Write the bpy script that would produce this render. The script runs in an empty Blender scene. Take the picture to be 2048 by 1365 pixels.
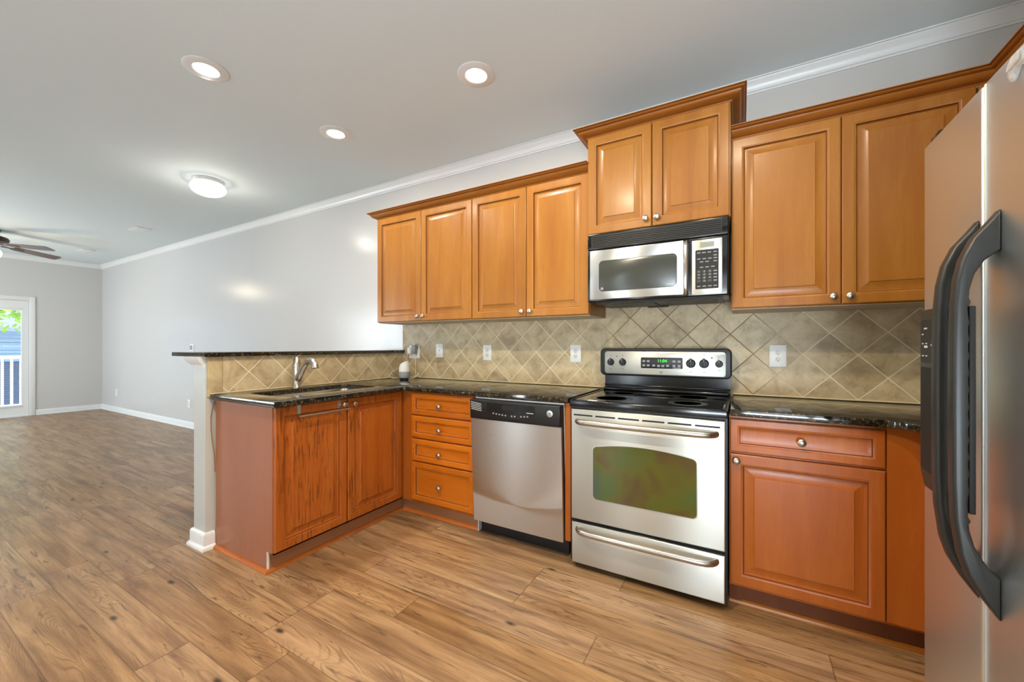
import bpy, bmesh, math, random
from mathutils import Vector, Matrix
random.seed(7)
PI = math.pi
SC = bpy.context.scene
COL = SC.collection

# ------------------------------------------------------------------ camera, sky, lights, exposure
CAMH = 1.2026
cd = bpy.data.cameras.new('camera')
cd.sensor_width = 36.0
cd.lens = 799.0 / 2048 * 36
cd.shift_y = 9.5 / 2048
cd.clip_start = 0.02
cam = bpy.data.objects.new('camera', cd)
cam.location = (0, 0, CAMH)
cam.rotation_euler = (PI / 2, 0, 0.522)
COL.objects.link(cam)
SC.camera = cam

SC.view_settings.view_transform = 'Standard'
SC.view_settings.look = 'None'
SC.view_settings.gamma = 1
SC.view_settings.use_curve_mapping = False
SC.view_settings.exposure = -0.27

w = bpy.data.worlds.new('sky')
SC.world = w
w.use_nodes = True
w.node_tree.nodes['Background'].inputs[0].default_value = (0.80, 0.90, 1.0, 1)
w.node_tree.nodes['Background'].inputs[1].default_value = 5.0

CEIL, YW, XL, XR, YF = 2.74, 2.72, -10.62, 1.24, -1.9


def light(name, kind, loc, power, color=(1, 1, 1), rot=(0, 0, 0), **kw):
    d = bpy.data.lights.new(name, kind)
    d.energy = power
    d.color = color
    for k, v in kw.items():
        setattr(d, k, v)
    o = bpy.data.objects.new(name, d)
    o.location = loc
    o.rotation_euler = rot
    COL.objects.link(o)
    return o


WARM = (1.0, 0.93, 0.82)
HOT = (1.0, 0.86, 0.64)
DAY = (0.78, 0.91, 1.0)
sun = light('sun', 'SUN', (-14, 0, 8), 3.5, (1, 0.95, 0.85), (0.75, 0.0, 0.5), angle=0.02)
# fill lights added outside unseen, invented windows in the wall behind the camera
light('living_fill', 'AREA', (-8.1, YF - 0.25, 1.35), 190, DAY, (PI / 2, 0, 0), shape='RECTANGLE', size=2.5, size_y=1.5)  # added fill for the living area through an unseen window
light('kitchen_fill', 'AREA', (0.575, YF - 0.85, 0.35), 240, DAY, (PI / 2 + 0.75, 0, 0), shape='RECTANGLE', size=1.2, size_y=1.3)  # added fill, tilted up to brighten the kitchen ceiling
for _x in (-3.33, -1.73):
    light('streak_fill', 'AREA', (_x, YF - 0.14, 1.05), 22, DAY, (PI / 2, 0, 0), shape='RECTANGLE', size=0.22, size_y=1.8)  # added narrow fill that throws vertical streaks onto the steel fronts
# lamps in the kitchen ceiling behind the camera
light('ceiling_lamp_light', 'AREA', (-1.0, 0.45, CEIL - 0.02), 58, HOT, shape='DISK', size=0.13)
light('ceiling_lamp_light', 'AREA', (0.0, 1.1, CEIL - 0.02), 22, HOT, shape='DISK', size=0.13)
p = light('door_portal', 'AREA', (XL - 0.12, 0.85, 1.0), 1, (1, 1, 1), (0, -PI / 2, 0), shape='RECTANGLE', size=1.98, size_y=1.9)
p.data.cycles.is_portal = True

# ------------------------------------------------------------------ material helpers


def srgb(r, g, b):
    def f(c):
        c /= 255.0
        return c / 12.92 if c <= 0.04045 else ((c + 0.055) / 1.055) ** 2.4
    return (f(r), f(g), f(b), 1.0)


class NT:
    def __init__(s, name):
        s.m = bpy.data.materials.new(name)
        s.m.use_nodes = True
        s.t = s.m.node_tree
        s.b = s.t.nodes['Principled BSDF']

    def n(s, typ, ins=None, **props):
        nd = s.t.nodes.new('ShaderNode' + typ)
        for k, v in props.items():
            setattr(nd, k, v)
        for k, v in (ins or {}).items():
            s.put(nd, k, v)
        return nd

    def put(s, nd, k, v):
        i = nd.inputs[k]
        if isinstance(v, bpy.types.NodeSocket):
            s.t.links.new(v, i)
        elif isinstance(v, bpy.types.Node):
            s.t.links.new(v.outputs[0], i)
        else:
            i.default_value = v

    def set(s, **kw):
        for k, v in kw.items():
            s.put(s.b, k.replace('_', ' '), v)
        return s

    def math(s, op, a, b=0.0, c=0.0, clamp=False):
        nd = s.n('Math', {0: a, 1: b, 2: c}, operation=op)
        nd.use_clamp = clamp
        return nd.outputs[0]

    def mix(s, fac, a, b, blend='MIX'):
        nd = s.n('Mix', data_type='RGBA', blend_type=blend)
        s.put(nd, 0, fac)
        s.put(nd, 6, a)
        s.put(nd, 7, b)
        return nd.outputs[2]

    def ramp(s, fac, *stops):
        nd = s.n('ValToRGB', {0: fac})
        e = nd.color_ramp.elements
        while len(e) < len(stops):
            e.new(0.5)
        for i, (p_, c_) in enumerate(stops):
            e[i].position = p_
            e[i].color = c_ if not isinstance(c_, (int, float)) else (c_, c_, c_, 1)
        return nd.outputs[0]

    def coord(s, scale=(1, 1, 1), rnd=0.0, loc=(0, 0, 0)):
        tc = s.n('TexCoord')
        v = tc.outputs['Object']
        if rnd:
            oi = s.n('ObjectInfo')
            r = s.math('MULTIPLY', oi.outputs['Random'], rnd)
            cmb = s.n('CombineXYZ', {0: r, 1: r, 2: r})
            v = s.n('VectorMath', {0: v, 1: cmb.outputs[0]}, operation='ADD').outputs[0]
        return s.n('Mapping', {'Vector': v, 'Scale': scale, 'Location': loc}).outputs[0]

    def noise(s, vec, scale=5.0, detail=2.0, rough=0.5, dist=0.0):
        return s.n('TexNoise', {'Vector': vec, 'Scale': scale, 'Detail': detail, 'Roughness': rough, 'Distortion': dist}).outputs['Fac']

    def bump(s, h, strength=0.1, dist=0.01):
        nd = s.n('Bump', {'Height': h, 'Strength': strength, 'Distance': dist})
        s.put(s.b, 'Normal', nd.outputs[0])
        return s


def plain(name, col, rough=0.5, metal=0.0, **kw):
    return NT(name).set(Base_Color=col, Roughness=rough, Metallic=metal, **kw).m


def emit(name, col, strength):
    return NT(name).set(Base_Color=col, Emission_Color=col, Emission_Strength=strength, Roughness=0.4).m


def paint(name, col, rough, spec=0.5, bump=0.02):
    t = NT(name)
    v = t.coord()
    n1 = t.noise(v, 1.3, 2)
    c2 = tuple(x * 0.965 for x in col[:3]) + (1,)
    t.set(Base_Color=t.mix(n1, c2, col), Roughness=rough, Specular_IOR_Level=spec)
    t.bump(t.noise(v, 160, 2), bump, 0.004)
    return t.m


def wood(name, dark, mid, lite, scale, rough=0.35, worn=0.0, coat=0.14, ws=(105, 105, 7.5)):
    t = NT(name)
    v = t.coord(scale, 37.0)
    g = t.noise(v, 1.0, 5, 0.55, 0.6)
    col = t.ramp(g, (0.25, dark), (0.5, mid), (0.78, lite))
    f = t.noise(t.coord(tuple(x * 14 for x in scale), 11.0), 1.0, 2)
    col = t.mix(t.ramp(f, (0.35, 0.0), (0.7, 0.35)), col, dark)
    big = t.noise(t.coord((1.1, 1.1, 0.9), 23.0), 1.6, 2)
    col = t.mix(t.ramp(big, (0.3, 0.0), (0.75, 0.4)), col, lite)
    oi = t.n('ObjectInfo').outputs['Random']
    hs = t.n('HueSaturation', {'Value': t.math('MULTIPLY_ADD', oi, 0.14, 0.93), 'Color': col})
    col = hs.outputs[0]
    if worn:
        s1 = t.noise(t.coord(ws, 5.0), 1.0, 3, 0.62, 0.7)
        s2 = t.noise(t.coord((3, 3, 2.2), 9.0), 1.0, 2)
        msk = t.math('MULTIPLY', t.ramp(s1, (0.50, 0.0), (0.66, 1.0)), t.ramp(s2, (0.47, 0.0), (0.62, 1.0)))
        col = t.mix(t.math('MULTIPLY', msk, worn), col, srgb(74, 34, 12))
    t.set(Base_Color=col, Roughness=rough, Coat_Weight=coat, Coat_Roughness=0.18, Specular_IOR_Level=0.32)
    t.bump(g, 0.03, 0.003)
    return t.m


M = {}
M['wall'] = paint('wall_paint', srgb(205, 203, 200), 0.23, 0.5, 0.015)
M['wall_flat'] = paint('wall_paint_flat', srgb(205, 203, 200), 0.6, 0.4, 0.02)
M['ceil'] = paint('ceiling_paint', srgb(224, 234, 236), 0.75, 0.3, 0.03)
M['trim'] = paint('white_trim_paint', srgb(232, 232, 230), 0.3, 0.5, 0.0)
M['post'] = paint('post_paint', srgb(200, 199, 192), 0.4, 0.5, 0.02)
D1, D2, D3 = srgb(143, 85, 27), srgb(159, 101, 35), srgb(175, 121, 52)
M['wood'] = wood('maple_cabinet_wood', D1, D2, D3, (9, 9, 0.9))
M['wood_x'] = wood('maple_wood_long_grain', D1, D2, D3, (0.9, 9, 9))
M['wood_y'] = wood('maple_wood_side_grain', D1, D2, D3, (9, 0.9, 9))
M['crownwood'] = wood('crown_wood', srgb(132, 74, 23), srgb(150, 90, 31), srgb(168, 108, 44), (0.9, 9, 9))
L1, L2, L3 = srgb(146, 70, 16), srgb(164, 84, 23), srgb(178, 102, 36)
M['wood_low'] = wood('maple_base_wood', L1, L2, L3, (9, 9, 0.9))
M['wood_worn'] = wood('worn_base_wood', L1, L2, L3, (9, 9, 0.9), 0.36, 0.75)
M['wood_drawer'] = wood('drawer_wood', srgb(166, 80, 12), srgb(186, 98, 18), srgb(202, 118, 28), (0.9, 9, 9), 0.3, 0.5, 0.14, (8, 120, 120))
M['glaze'] = plain('dark_glaze', srgb(104, 56, 24), 0.4)
M['laminate'] = wood('panel_laminate', srgb(150, 90, 60), srgb(158, 98, 68), srgb(166, 106, 76), (7, 7, 0.8), 0.34, 0, 0.1)
M['toe'] = wood('toe_board_wood', srgb(142, 92, 58), srgb(154, 104, 68), srgb(164, 114, 76), (1, 1, 9), 0.5, 0, 0)
M['shoe'] = wood('shoe_wood', srgb(164, 86, 32), srgb(178, 98, 40), srgb(190, 110, 50), (2, 2, 9), 0.35, 0, 0.1)
M['cabin'] = plain('cabinet_underside', srgb(205, 190, 165), 0.6)
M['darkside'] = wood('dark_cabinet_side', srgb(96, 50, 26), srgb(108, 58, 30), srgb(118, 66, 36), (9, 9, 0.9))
M['black'] = plain('black_plastic', srgb(13, 13, 14), 0.42)
M['blackgloss'] = plain('black_enamel', srgb(13, 15, 17), 0.16)
M['blackmat'] = plain('matt_black', srgb(14, 14, 14), 0.6)
M['charcoal'] = plain('charcoal_handle_plastic', srgb(34, 35, 34), 0.40)
M['white'] = plain('white_plastic', srgb(238, 238, 236), 0.3)
M['offwhite'] = plain('ivory_plastic', srgb(222, 220, 212), 0.4)
M['greyfab'] = plain('grey_fabric', srgb(150, 152, 155), 0.9)
M['greyplas'] = plain('grey_plastic', srgb(140, 140, 142), 0.45)
M['nickel'] = plain('satin_nickel', (0.52, 0.49, 0.44, 1), 0.30, 1.0)
M['chrome'] = plain('polished_steel', (0.75, 0.74, 0.72, 1), 0.16, 1.0)
M['bronze'] = plain('oil_rubbed_bronze', srgb(70, 54, 44), 0.35, 0.6)
M['blade'] = wood('fan_blade_wood', srgb(82, 70, 68), srgb(94, 82, 80), srgb(106, 94, 92), (4, 4, 4), 0.4)
M['led'] = emit('lamp_lens', (1.0, 0.95, 0.85, 1), 9.0)
M['globe'] = emit('opal_glass_lit', (1.0, 0.97, 0.92, 1), 3.2)
M['bulb'] = emit('warm_glass_lit', (1.0, 0.86, 0.62, 1), 4.0)
M['green'] = emit('green_digits', srgb(60, 235, 60), 1.6)
M['print'] = plain('light_print', srgb(190, 190, 190), 0.5)
M['darkprint'] = plain('dark_print', srgb(70, 66, 60), 0.5)
M['lcd'] = plain('lcd_glass', srgb(150, 150, 138), 0.25)
M['ring'] = plain('burner_print', srgb(38, 37, 34), 0.25)
M['redlamp'] = plain('dark_red_lens', srgb(70, 12, 10), 0.3)
M['badge'] = plain('badge_metal', (0.8, 0.8, 0.78, 1), 0.3, 1.0)
M['mwglass'] = plain('microwave_window_glass', srgb(62, 64, 57), 0.22)
M['deck'] = plain('deck_boards', srgb(160, 150, 138), 0.7)
M['siding'] = plain('pale_blue_siding', srgb(108, 134, 162), 0.7)
M['navy'] = plain('dark_blue_siding', srgb(36, 56, 82), 0.7)
M['roof'] = plain('grey_shingles', srgb(120, 128, 138), 0.8)
M['bark'] = plain('bark', srgb(70, 56, 44), 0.9)


def steel(name, col, rough, aniso=0.8, axis='Z'):
    t = NT(name)
    v = t.coord((3, 3, 420) if axis == 'Z' else (420, 420, 3))
    g = t.noise(v, 1.0, 2)
    t.set(Base_Color=col, Metallic=1.0, Roughness=t.math('MULTIPLY_ADD', g, 0.10, rough - 0.05), Anisotropic=aniso, Anisotropic_Rotation=0.25)
    tg = t.n('Tangent', direction_type='RADIAL', axis='Z')
    t.put(t.b, 'Tangent', tg.outputs[0])
    return t.m


M['steel'] = steel('brushed_steel', (0.60, 0.60, 0.58, 1), 0.30)
M['steel_range'] = steel('brushed_steel_range', (0.54, 0.535, 0.485, 1), 0.42)
M['steel_fridge'] = steel('brushed_steel_fridge', (0.76, 0.81, 0.84, 1), 0.38, 0.5)
M['trim_glint'] = plain('pale_trim_and_glint', (0.44, 0.45, 0.43, 1), 0.4, 0.4)  # oven window border, also the painted highlight on the fridge door edge

t = NT('lock_clear_plastic')
t.set(Base_Color=(0.97, 0.97, 0.97, 1), Roughness=0.12, IOR=1.45, Transmission_Weight=0.75)
M['clear'] = t.m
t = NT('window_glass')
t.set(Base_Color=(1, 1, 1, 1), Roughness=0.0, IOR=1.02, Transmission_Weight=1.0)
M['glass'] = t.m

t = NT('leaf_green')
oi = t.noise(t.coord(), 2.2, 3)
t.set(Base_Color=t.ramp(oi, (0.3, srgb(70, 120, 24)), (0.7, srgb(168, 208, 60))), Roughness=0.6)
M['leaf'] = t.m

# oven window: dark glass with a rainbow tint
t = NT('oven_window_glass')
v = t.coord((3.2, 3.2, 3.6))
n1 = t.noise(v, 1.5, 2, 0.5, 0.4)
col = t.ramp(n1, (0.28, srgb(80, 56, 36)), (0.42, srgb(82, 80, 26)), (0.55, srgb(70, 84, 36)), (0.68, srgb(64, 78, 66)))
t.set(Base_Color=col, Roughness=0.16, Specular_IOR_Level=0.6)
M['ovenglass'] = t.m

# polished granite
t = NT('black_gold_granite')
v = t.coord()
n1 = t.noise(v, 70, 4, 0.65)
n2 = t.noise(v, 38, 3, 0.6, 1.0)
n3 = t.n('TexVoronoi', {'Vector': v, 'Scale': 190.0}).outputs['Distance']
c = t.ramp(n1, (0.44, srgb(12, 13, 13)), (0.56, srgb(40, 35, 24)), (0.68, srgb(120, 96, 54)))
c = t.mix(t.ramp(n2, (0.58, 0.0), (0.68, 0.75)), c, srgb(44, 52, 52))
c = t.mix(t.ramp(n3, (0.0, 0.35), (0.16, 0.0)), c, srgb(112, 96, 62))
t.set(Base_Color=c, Roughness=0.045, Specular_IOR_Level=0.85)
M['granite'] = t.m
t = NT('burner_glass')
t.set(Base_Color=srgb(14, 14, 13), Roughness=0.06, Specular_IOR_Level=0.7)
M['cookglass'] = t.m


def tile_mat(name, axis, o0, z0=0.92, D=0.2345):
    t = NT(name)
    sep = t.n('SeparateXYZ', {0: t.n('TexCoord').outputs['Object']})
    a = t.math('SUBTRACT', sep.outputs[axis], o0)
    z = t.math('SUBTRACT', sep.outputs[2], z0)
    pp = t.math('DIVIDE', t.math('ADD', a, z), D)
    qq = t.math('DIVIDE', t.math('SUBTRACT', a, z), D)

    def edge(x):
        fr = t.math('FRACT', t.math('ADD', x, 100.0))
        return t.math('ABSOLUTE', t.math('SUBTRACT', fr, 0.5))
    e = t.math('MAXIMUM', edge(pp), edge(qq))
    gro = t.ramp(e, (0.482, 0.0), (0.487, 1.0))
    idv = t.n('CombineXYZ', {0: t.math('FLOOR', t.math('ADD', pp, 100.0)), 1: t.math('FLOOR', t.math('ADD', qq, 100.0))})
    wn = t.n('TexWhiteNoise', {'Vector': idv.outputs[0]}, noise_dimensions='3D')
    v = t.n('VectorMath', {0: t.n('TexCoord').outputs['Object'], 1: wn.outputs['Color']}, operation='ADD').outputs[0]
    n1 = t.noise(v, 9, 5, 0.62, 0.5)
    n2 = t.noise(v, 55, 3, 0.6)
    c = t.ramp(n1, (0.30, srgb(162, 140, 108)), (0.52, srgb(196, 176, 138)), (0.74, srgb(214, 196, 162)))
    c = t.mix(t.ramp(n2, (0.55, 0.0), (0.75, 0.45)), c, srgb(150, 126, 92))
    hs = t.n('HueSaturation', {'Value': t.math('MULTIPLY_ADD', wn.outputs['Value'], 0.16, 0.9), 'Color': c})
    gcol = srgb(228, 214, 182)
    if axis == 0:   # grease-browned joints around the range
        k = t.math('SUBTRACT', 1.0, t.math('DIVIDE', t.math('ABSOLUTE', t.math('ADD', sep.outputs[0], 0.35)), 0.75), clamp=True)
        gcol = t.mix(t.ramp(k, (0.1, 0.0), (0.5, 0.9)), gcol, srgb(112, 88, 58))
    t.set(Base_Color=t.mix(gro, hs.outputs[0], gcol), Roughness=t.ramp(gro, (0, 0.42), (1, 0.8)))
    h = t.math('SUBTRACT', t.math('MULTIPLY', n1, 0.25), t.ramp(e, (0.472, 0.0), (0.489, 1.0)))
    t.bump(h, 0.25, 0.002)
    return t.m


M['tile'] = tile_mat('travertine_tile', 0, 0.058)
M['tile_side'] = tile_mat('travertine_tile_side', 1, 1.255)
t = NT('travertine_edge')
n1 = t.noise(t.coord(), 9, 5, 0.62, 0.5)
t.set(Base_Color=t.ramp(n1, (0.3, srgb(168, 146, 110)), (0.55, srgb(198, 176, 136)), (0.74, srgb(214, 196, 162))), Roughness=0.42)
M['tile_edge'] = t.m
M['caulk'] = plain('pale_caulk', srgb(222, 206, 164), 0.6)

# plank floor
t = NT('pine_plank_floor')
sep = t.n('SeparateXYZ', {0: t.n('TexCoord').outputs['Object']})
X_, Y_ = sep.outputs[0], sep.outputs[1]
PWD, PLN = 0.172, 1.22
ry = t.math('DIVIDE', t.math('SUBTRACT', Y_, 0.41 - PWD * 60), PWD)
row = t.math('FLOOR', ry)
fy = t.math('FRACT', ry)
rr = t.n('TexWhiteNoise', {'W': row}, noise_dimensions='1D').outputs['Value']
rx = t.math('ADD', t.math('DIVIDE', t.math('ADD', X_, 0.52 + PLN * 40), PLN), t.math('MULTIPLY', t.math('FLOOR', t.math('MULTIPLY', rr, 6.0)), 0.1667))
colm = t.math('FLOOR', rx)
fx = t.math('FRACT', rx)
pid = t.n('CombineXYZ', {0: colm, 1: row})
wn = t.n('TexWhiteNoise', {'Vector': pid.outputs[0]}, noise_dimensions='3D')
rnd = wn.outputs['Value']
off = t.math('MULTIPLY', rnd, 43.0)
gv = t.n('CombineXYZ', {0: t.math('MULTIPLY_ADD', X_, 1.3, off), 1: t.math('MULTIPLY_ADD', Y_, 9.0, off), 2: off}).outputs[0]
g1 = t.noise(gv, 1.3, 5, 0.6, 0.5)
gf = t.n('CombineXYZ', {0: t.math('MULTIPLY_ADD', X_, 4.0, off), 1: t.math('MULTIPLY', Y_, 130.0), 2: off}).outputs[0]
g2 = t.noise(gf, 1.0, 3, 0.6)
wv = t.n('CombineXYZ', {0: t.math('MULTIPLY_ADD', X_, 1.15, off), 1: t.math('MULTIPLY_ADD', Y_, 8.0, off), 2: off}).outputs[0]
rings = t.noise(wv, 1.0, 2.0, 0.4, 0.3)
ring = t.math('FRACT', t.math('MULTIPLY', rings, 34.0))
ringm = t.ramp(ring, (0.0, 0.0), (0.55, 0.0), (0.8, 1.0), (1.0, 0.0))
rmask = t.ramp(t.noise(gv, 0.75, 3), (0.50, 0.0), (0.60, 1.0))
kv = t.n('CombineXYZ', {0: t.math('MULTIPLY_ADD', X_, 2.6, off), 1: t.math('MULTIPLY', Y_, 6.5), 2: off}).outputs[0]
vo = t.n('TexVoronoi', {'Vector': kv, 'Scale': 1.0, 'Randomness': 1.0})
kn = t.ramp(vo.outputs['Distance'], (0.035, 1.0), (0.10, 0.0))
kgate = t.ramp(t.n('SeparateColor', {0: vo.outputs['Color']}).outputs[0], (0.36, 0.0), (0.38, 1.0))
knot = t.math('MULTIPLY', kn, kgate)
cr = t.noise(t.n('CombineXYZ', {0: t.math('MULTIPLY_ADD', X_, 3.2, off), 1: t.math('MULTIPLY_ADD', Y_, 34.0, off), 2: off}).outputs[0], 1.0, 4, 0.65, 1.0)
crack = t.math('MULTIPLY', t.ramp(cr, (0.59, 0.0), (0.67, 1.0)), 0.8)
c = t.ramp(g1, (0.24, srgb(100, 71, 44)), (0.40, srgb(140, 104, 68)), (0.56, srgb(166, 128, 86)), (0.78, srgb(184, 148, 106)))
c = t.mix(t.math('MULTIPLY', t.math('MULTIPLY', ringm, rmask), 0.62), c, srgb(100, 70, 42))
c = t.mix(t.ramp(g2, (0.48, 0.0), (0.78, 0.45)), c, srgb(112, 78, 46))
st_ = t.noise(t.n('CombineXYZ', {0: t.math('MULTIPLY_ADD', X_, 1.1, off), 1: t.math('MULTIPLY_ADD', Y_, 26.0, off), 2: off}).outputs[0], 1.0, 4, 0.6, 0.4)
c = t.mix(t.ramp(st_, (0.50, 0.0), (0.70, 0.75)), c, srgb(108, 74, 44))
c = t.mix(crack, c, srgb(84, 60, 40))
c = t.mix(knot, c, srgb(62, 46, 34))
hs = t.n('HueSaturation', {'Value': t.math('MULTIPLY_ADD', rnd, 0.10, 0.95), 'Saturation': t.math('MULTIPLY_ADD', wn.outputs['Value'], -0.12, 1.0), 'Color': c})
ey = t.math('MULTIPLY', t.math('ABSOLUTE', t.math('SUBTRACT', fy, 0.5)), PWD)
ex = t.math('MULTIPLY', t.math('ABSOLUTE', t.math('SUBTRACT', fx, 0.5)), PLN)
seam = t.math('MAXIMUM', t.ramp(ey, (PWD / 2 - 0.0016, 0.0), (PWD / 2 - 0.0008, 1.0)), t.ramp(ex, (PLN / 2 - 0.0018, 0.0), (PLN / 2 - 0.0008, 1.0)))
c = t.mix(t.math('MULTIPLY', seam, 0.5), hs.outputs[0], srgb(58, 40, 26))
t.set(Base_Color=c, Roughness=t.math('MULTIPLY_ADD', g2, 0.12, 0.30), Specular_IOR_Level=0.45)
t.bump(t.math('SUBTRACT', t.math('MULTIPLY', g2, 0.4), seam), 0.12, 0.002)
M['floor'] = t.m

# ------------------------------------------------------------------ mesh helpers


def wloc(o):
    v = Vector((0, 0, 0))
    while o is not None:
        v += o.location
        o = o.parent
    return v


class MB:
    def __init__(s):
        s.bm = bmesh.new()

    def _faces(s, verts, faces, mi=0):
        vs = [s.bm.verts.new(v) for v in verts]
        for f in faces:
            try:
                fc = s.bm.faces.new([vs[i] for i in f])
                fc.material_index = mi
            except ValueError:
                pass
        return s

    def merge(s, b2):
        me = bpy.data.meshes.new('tmp')
        b2.to_mesh(me)
        b2.free()
        s.bm.from_mesh(me)
        bpy.data.meshes.remove(me)
        return s

    def box(s, x0, x1, y0, y1, z0, z1, bev=0.0, seg=2, mi=0):
        b = bmesh.new()
        bmesh.ops.create_cube(b, size=1.0)
        for v in b.verts:
            v.co = Vector(((x0 + x1) / 2 + v.co.x * (x1 - x0), (y0 + y1) / 2 + v.co.y * (y1 - y0), (z0 + z1) / 2 + v.co.z * (z1 - z0)))
        if bev > 0:
            bmesh.ops.bevel(b, geom=b.edges[:], offset=bev, segments=seg, affect='EDGES', profile=0.5)
        for f in b.faces:
            f.material_index = mi
        return s.merge(b)

    def lathe(s, prof, c, fn=None, seg=28, mi=0):
        """prof: (r, h) pairs turned about an axis through c; fn maps local (x, y, h) to world offset."""
        fn = fn or (lambda x, y, h: (x, y, h))
        verts, faces = [], []
        n = len(prof)
        for r, h in prof:
            for k in range(seg):
                a = 2 * PI * k / seg
                o = fn(r * math.cos(a), r * math.sin(a), h)
                verts.append((c[0] + o[0], c[1] + o[1], c[2] + o[2]))
        for i in range(n - 1):
            for k in range(seg):
                k2 = (k + 1) % seg
                faces.append((i * seg + k, i * seg + k2, (i + 1) * seg + k2, (i + 1) * seg + k))
        if prof[0][0] > 1e-6:
            faces.append(tuple(range(seg)))
        if prof[-1][0] > 1e-6:
            faces.append(tuple((n - 1) * seg + k for k in range(seg)))
        s._faces(verts, faces, mi)
        bmesh.ops.remove_doubles(s.bm, verts=s.bm.verts[:], dist=1e-6)
        return s

    def tube(s, pts, r, seg=12, sy=1.0, mi=0, up=(0, 0, 1)):
        pts = [Vector(p_) for p_ in pts]
        rs = r if isinstance(r, (list, tuple)) else [r] * len(pts)
        verts, faces = [], []
        tan0 = (pts[1] - pts[0]).normalized()
        u = Vector(up)
        if abs(u.dot(tan0)) > 0.95:
            u = Vector((1, 0, 0))
        side = tan0.cross(u).normalized()
        for i, p_ in enumerate(pts):
            a = pts[max(i - 1, 0)]
            b = pts[min(i + 1, len(pts) - 1)]
            tn = (b - a).normalized()
            side = (side - tn * side.dot(tn)).normalized()
            nn = side.cross(tn).normalized()
            for k in range(seg):
                an = 2 * PI * k / seg
                verts.append(p_ + side * (rs[i] * math.cos(an)) + nn * (rs[i] * sy * math.sin(an)))
        for i in range(len(pts) - 1):
            for k in range(seg):
                k2 = (k + 1) % seg
                faces.append((i * seg + k, i * seg + k2, (i + 1) * seg + k2, (i + 1) * seg + k))
        faces.append(tuple(range(seg)))
        faces.append(tuple((len(pts) - 1) * seg + k for k in range(seg)))
        return s._faces(verts, faces, mi)

    def prism(s, poly, fn, d0, d1, bev=0.0, seg=2, mi=0):
        """poly in 2D, fn(a, b, d) -> world, swept from d0 to d1"""
        b = bmesh.new()
        v0 = [b.verts.new(fn(p_[0], p_[1], d0)) for p_ in poly]
        v1 = [b.verts.new(fn(p_[0], p_[1], d1)) for p_ in poly]
        n = len(poly)
        f0 = b.faces.new(v0)
        f1 = b.faces.new(v1[::-1])
        for i in range(n):
            b.faces.new((v0[i], v1[i], v1[(i + 1) % n], v0[(i + 1) % n]))
        bmesh.ops.recalc_face_normals(b, faces=b.faces[:])
        if bev > 0:
            es = list(set(f0.edges[:] + f1.edges[:]))
            bmesh.ops.bevel(b, geom=es, offset=bev, segments=seg, affect='EDGES', profile=0.5)
        for f in b.faces:
            f.material_index = mi
        return s.merge(b)

    def loops(s, fn, w_, h_, lp, fill=True):
        """nested rectangles: lp = (inset, depth, material of the band before it); fn(a, b, d)"""
        prev = None
        for ins, dep, mi in lp:
            cs = [(ins, ins), (w_ - ins, ins), (w_ - ins, h_ - ins), (ins, h_ - ins)]
            vs = [s.bm.verts.new(fn(a, b, dep)) for a, b in cs]
            if prev is None:
                f = s.bm.faces.new(vs[::-1])
                f.material_index = mi
            else:
                for i in range(4):
                    f = s.bm.faces.new((prev[i], prev[(i + 1) % 4], vs[(i + 1) % 4], vs[i]))
                    f.material_index = mi
            prev = vs
        if fill:
            f = s.bm.faces.new(prev)
            f.material_index = 0
        return s

    def molding(s, path, prof, closed=False, mi=0):
        """path: XY points; prof: (out, z) points; out is to the right of travel"""
        P_ = [Vector((a, b)) for a, b in path]
        n = len(P_)
        rings = []
        for i in range(n):
            d1 = (P_[i] - P_[i - 1]).normalized() if (i > 0 or closed) else None
            d2 = (P_[(i + 1) % n] - P_[i]).normalized() if (i < n - 1 or closed) else None
            d1 = d1 or d2
            d2 = d2 or d1
            n1, n2 = Vector((d1.y, -d1.x)), Vector((d2.y, -d2.x))
            m = (n1 + n2) / (1 + n1.dot(n2))
            rings.append([s.bm.verts.new((P_[i].x + m.x * o, P_[i].y + m.y * o, z)) for o, z in prof])
        k = len(prof)
        for i in range(n if closed else n - 1):
            A, B = rings[i], rings[(i + 1) % n]
            for j in range(k):
                f = s.bm.faces.new((A[j], A[(j + 1) % k], B[(j + 1) % k], B[j]))
                f.material_index = mi
        if not closed:
            s.bm.faces.new(rings[0]).material_index = mi
            s.bm.faces.new(rings[-1][::-1]).material_index = mi
        return s

    def xform(s, mat):
        bmesh.ops.transform(s.bm, matrix=mat, verts=s.bm.verts[:])
        return s

    def build(s, name, mats, parent=None, origin=None, smooth=35, recalc=True):
        if recalc:
            bmesh.ops.recalc_face_normals(s.bm, faces=s.bm.faces[:])
        org = wloc(parent) if parent is not None else Vector(origin or (0, 0, 0))
        for v in s.bm.verts:
            v.co -= org
        me = bpy.data.meshes.new(name)
        s.bm.to_mesh(me)
        s.bm.free()
        for m in (mats if isinstance(mats, (list, tuple)) else [mats]):
            me.materials.append(m)
        if smooth:
            for pl in me.polygons:
                pl.use_smooth = True
            me.set_sharp_from_angle(angle=math.radians(smooth))
        o = bpy.data.objects.new(name, me)
        COL.objects.link(o)
        if parent is not None:
            o.parent = parent
        else:
            o.location = org
        return o


def tag(o, label, cat, group=None):
    o['label'] = label
    o['category'] = cat
    if group:
        o['group'] = group
    return o


def thing(name, label, cat, loc, group=None):
    o = bpy.data.objects.new(name, None)
    o.empty_display_size = 0.05
    o.location = loc
    COL.objects.link(o)
    return tag(o, label, cat, group)


def struct(o):
    o['kind'] = 'structure'
    return o


def FY(x0, y0, z0):      # faces the camera side (-Y): a to the right, b up, d out of the face
    return lambda a, b, d: (x0 + a, y0 - d, z0 + b)


def FX(x0, y0, z0):      # faces +X, a runs along +Y
    return lambda a, b, d: (x0 + d, y0 + a, z0 + b)


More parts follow.
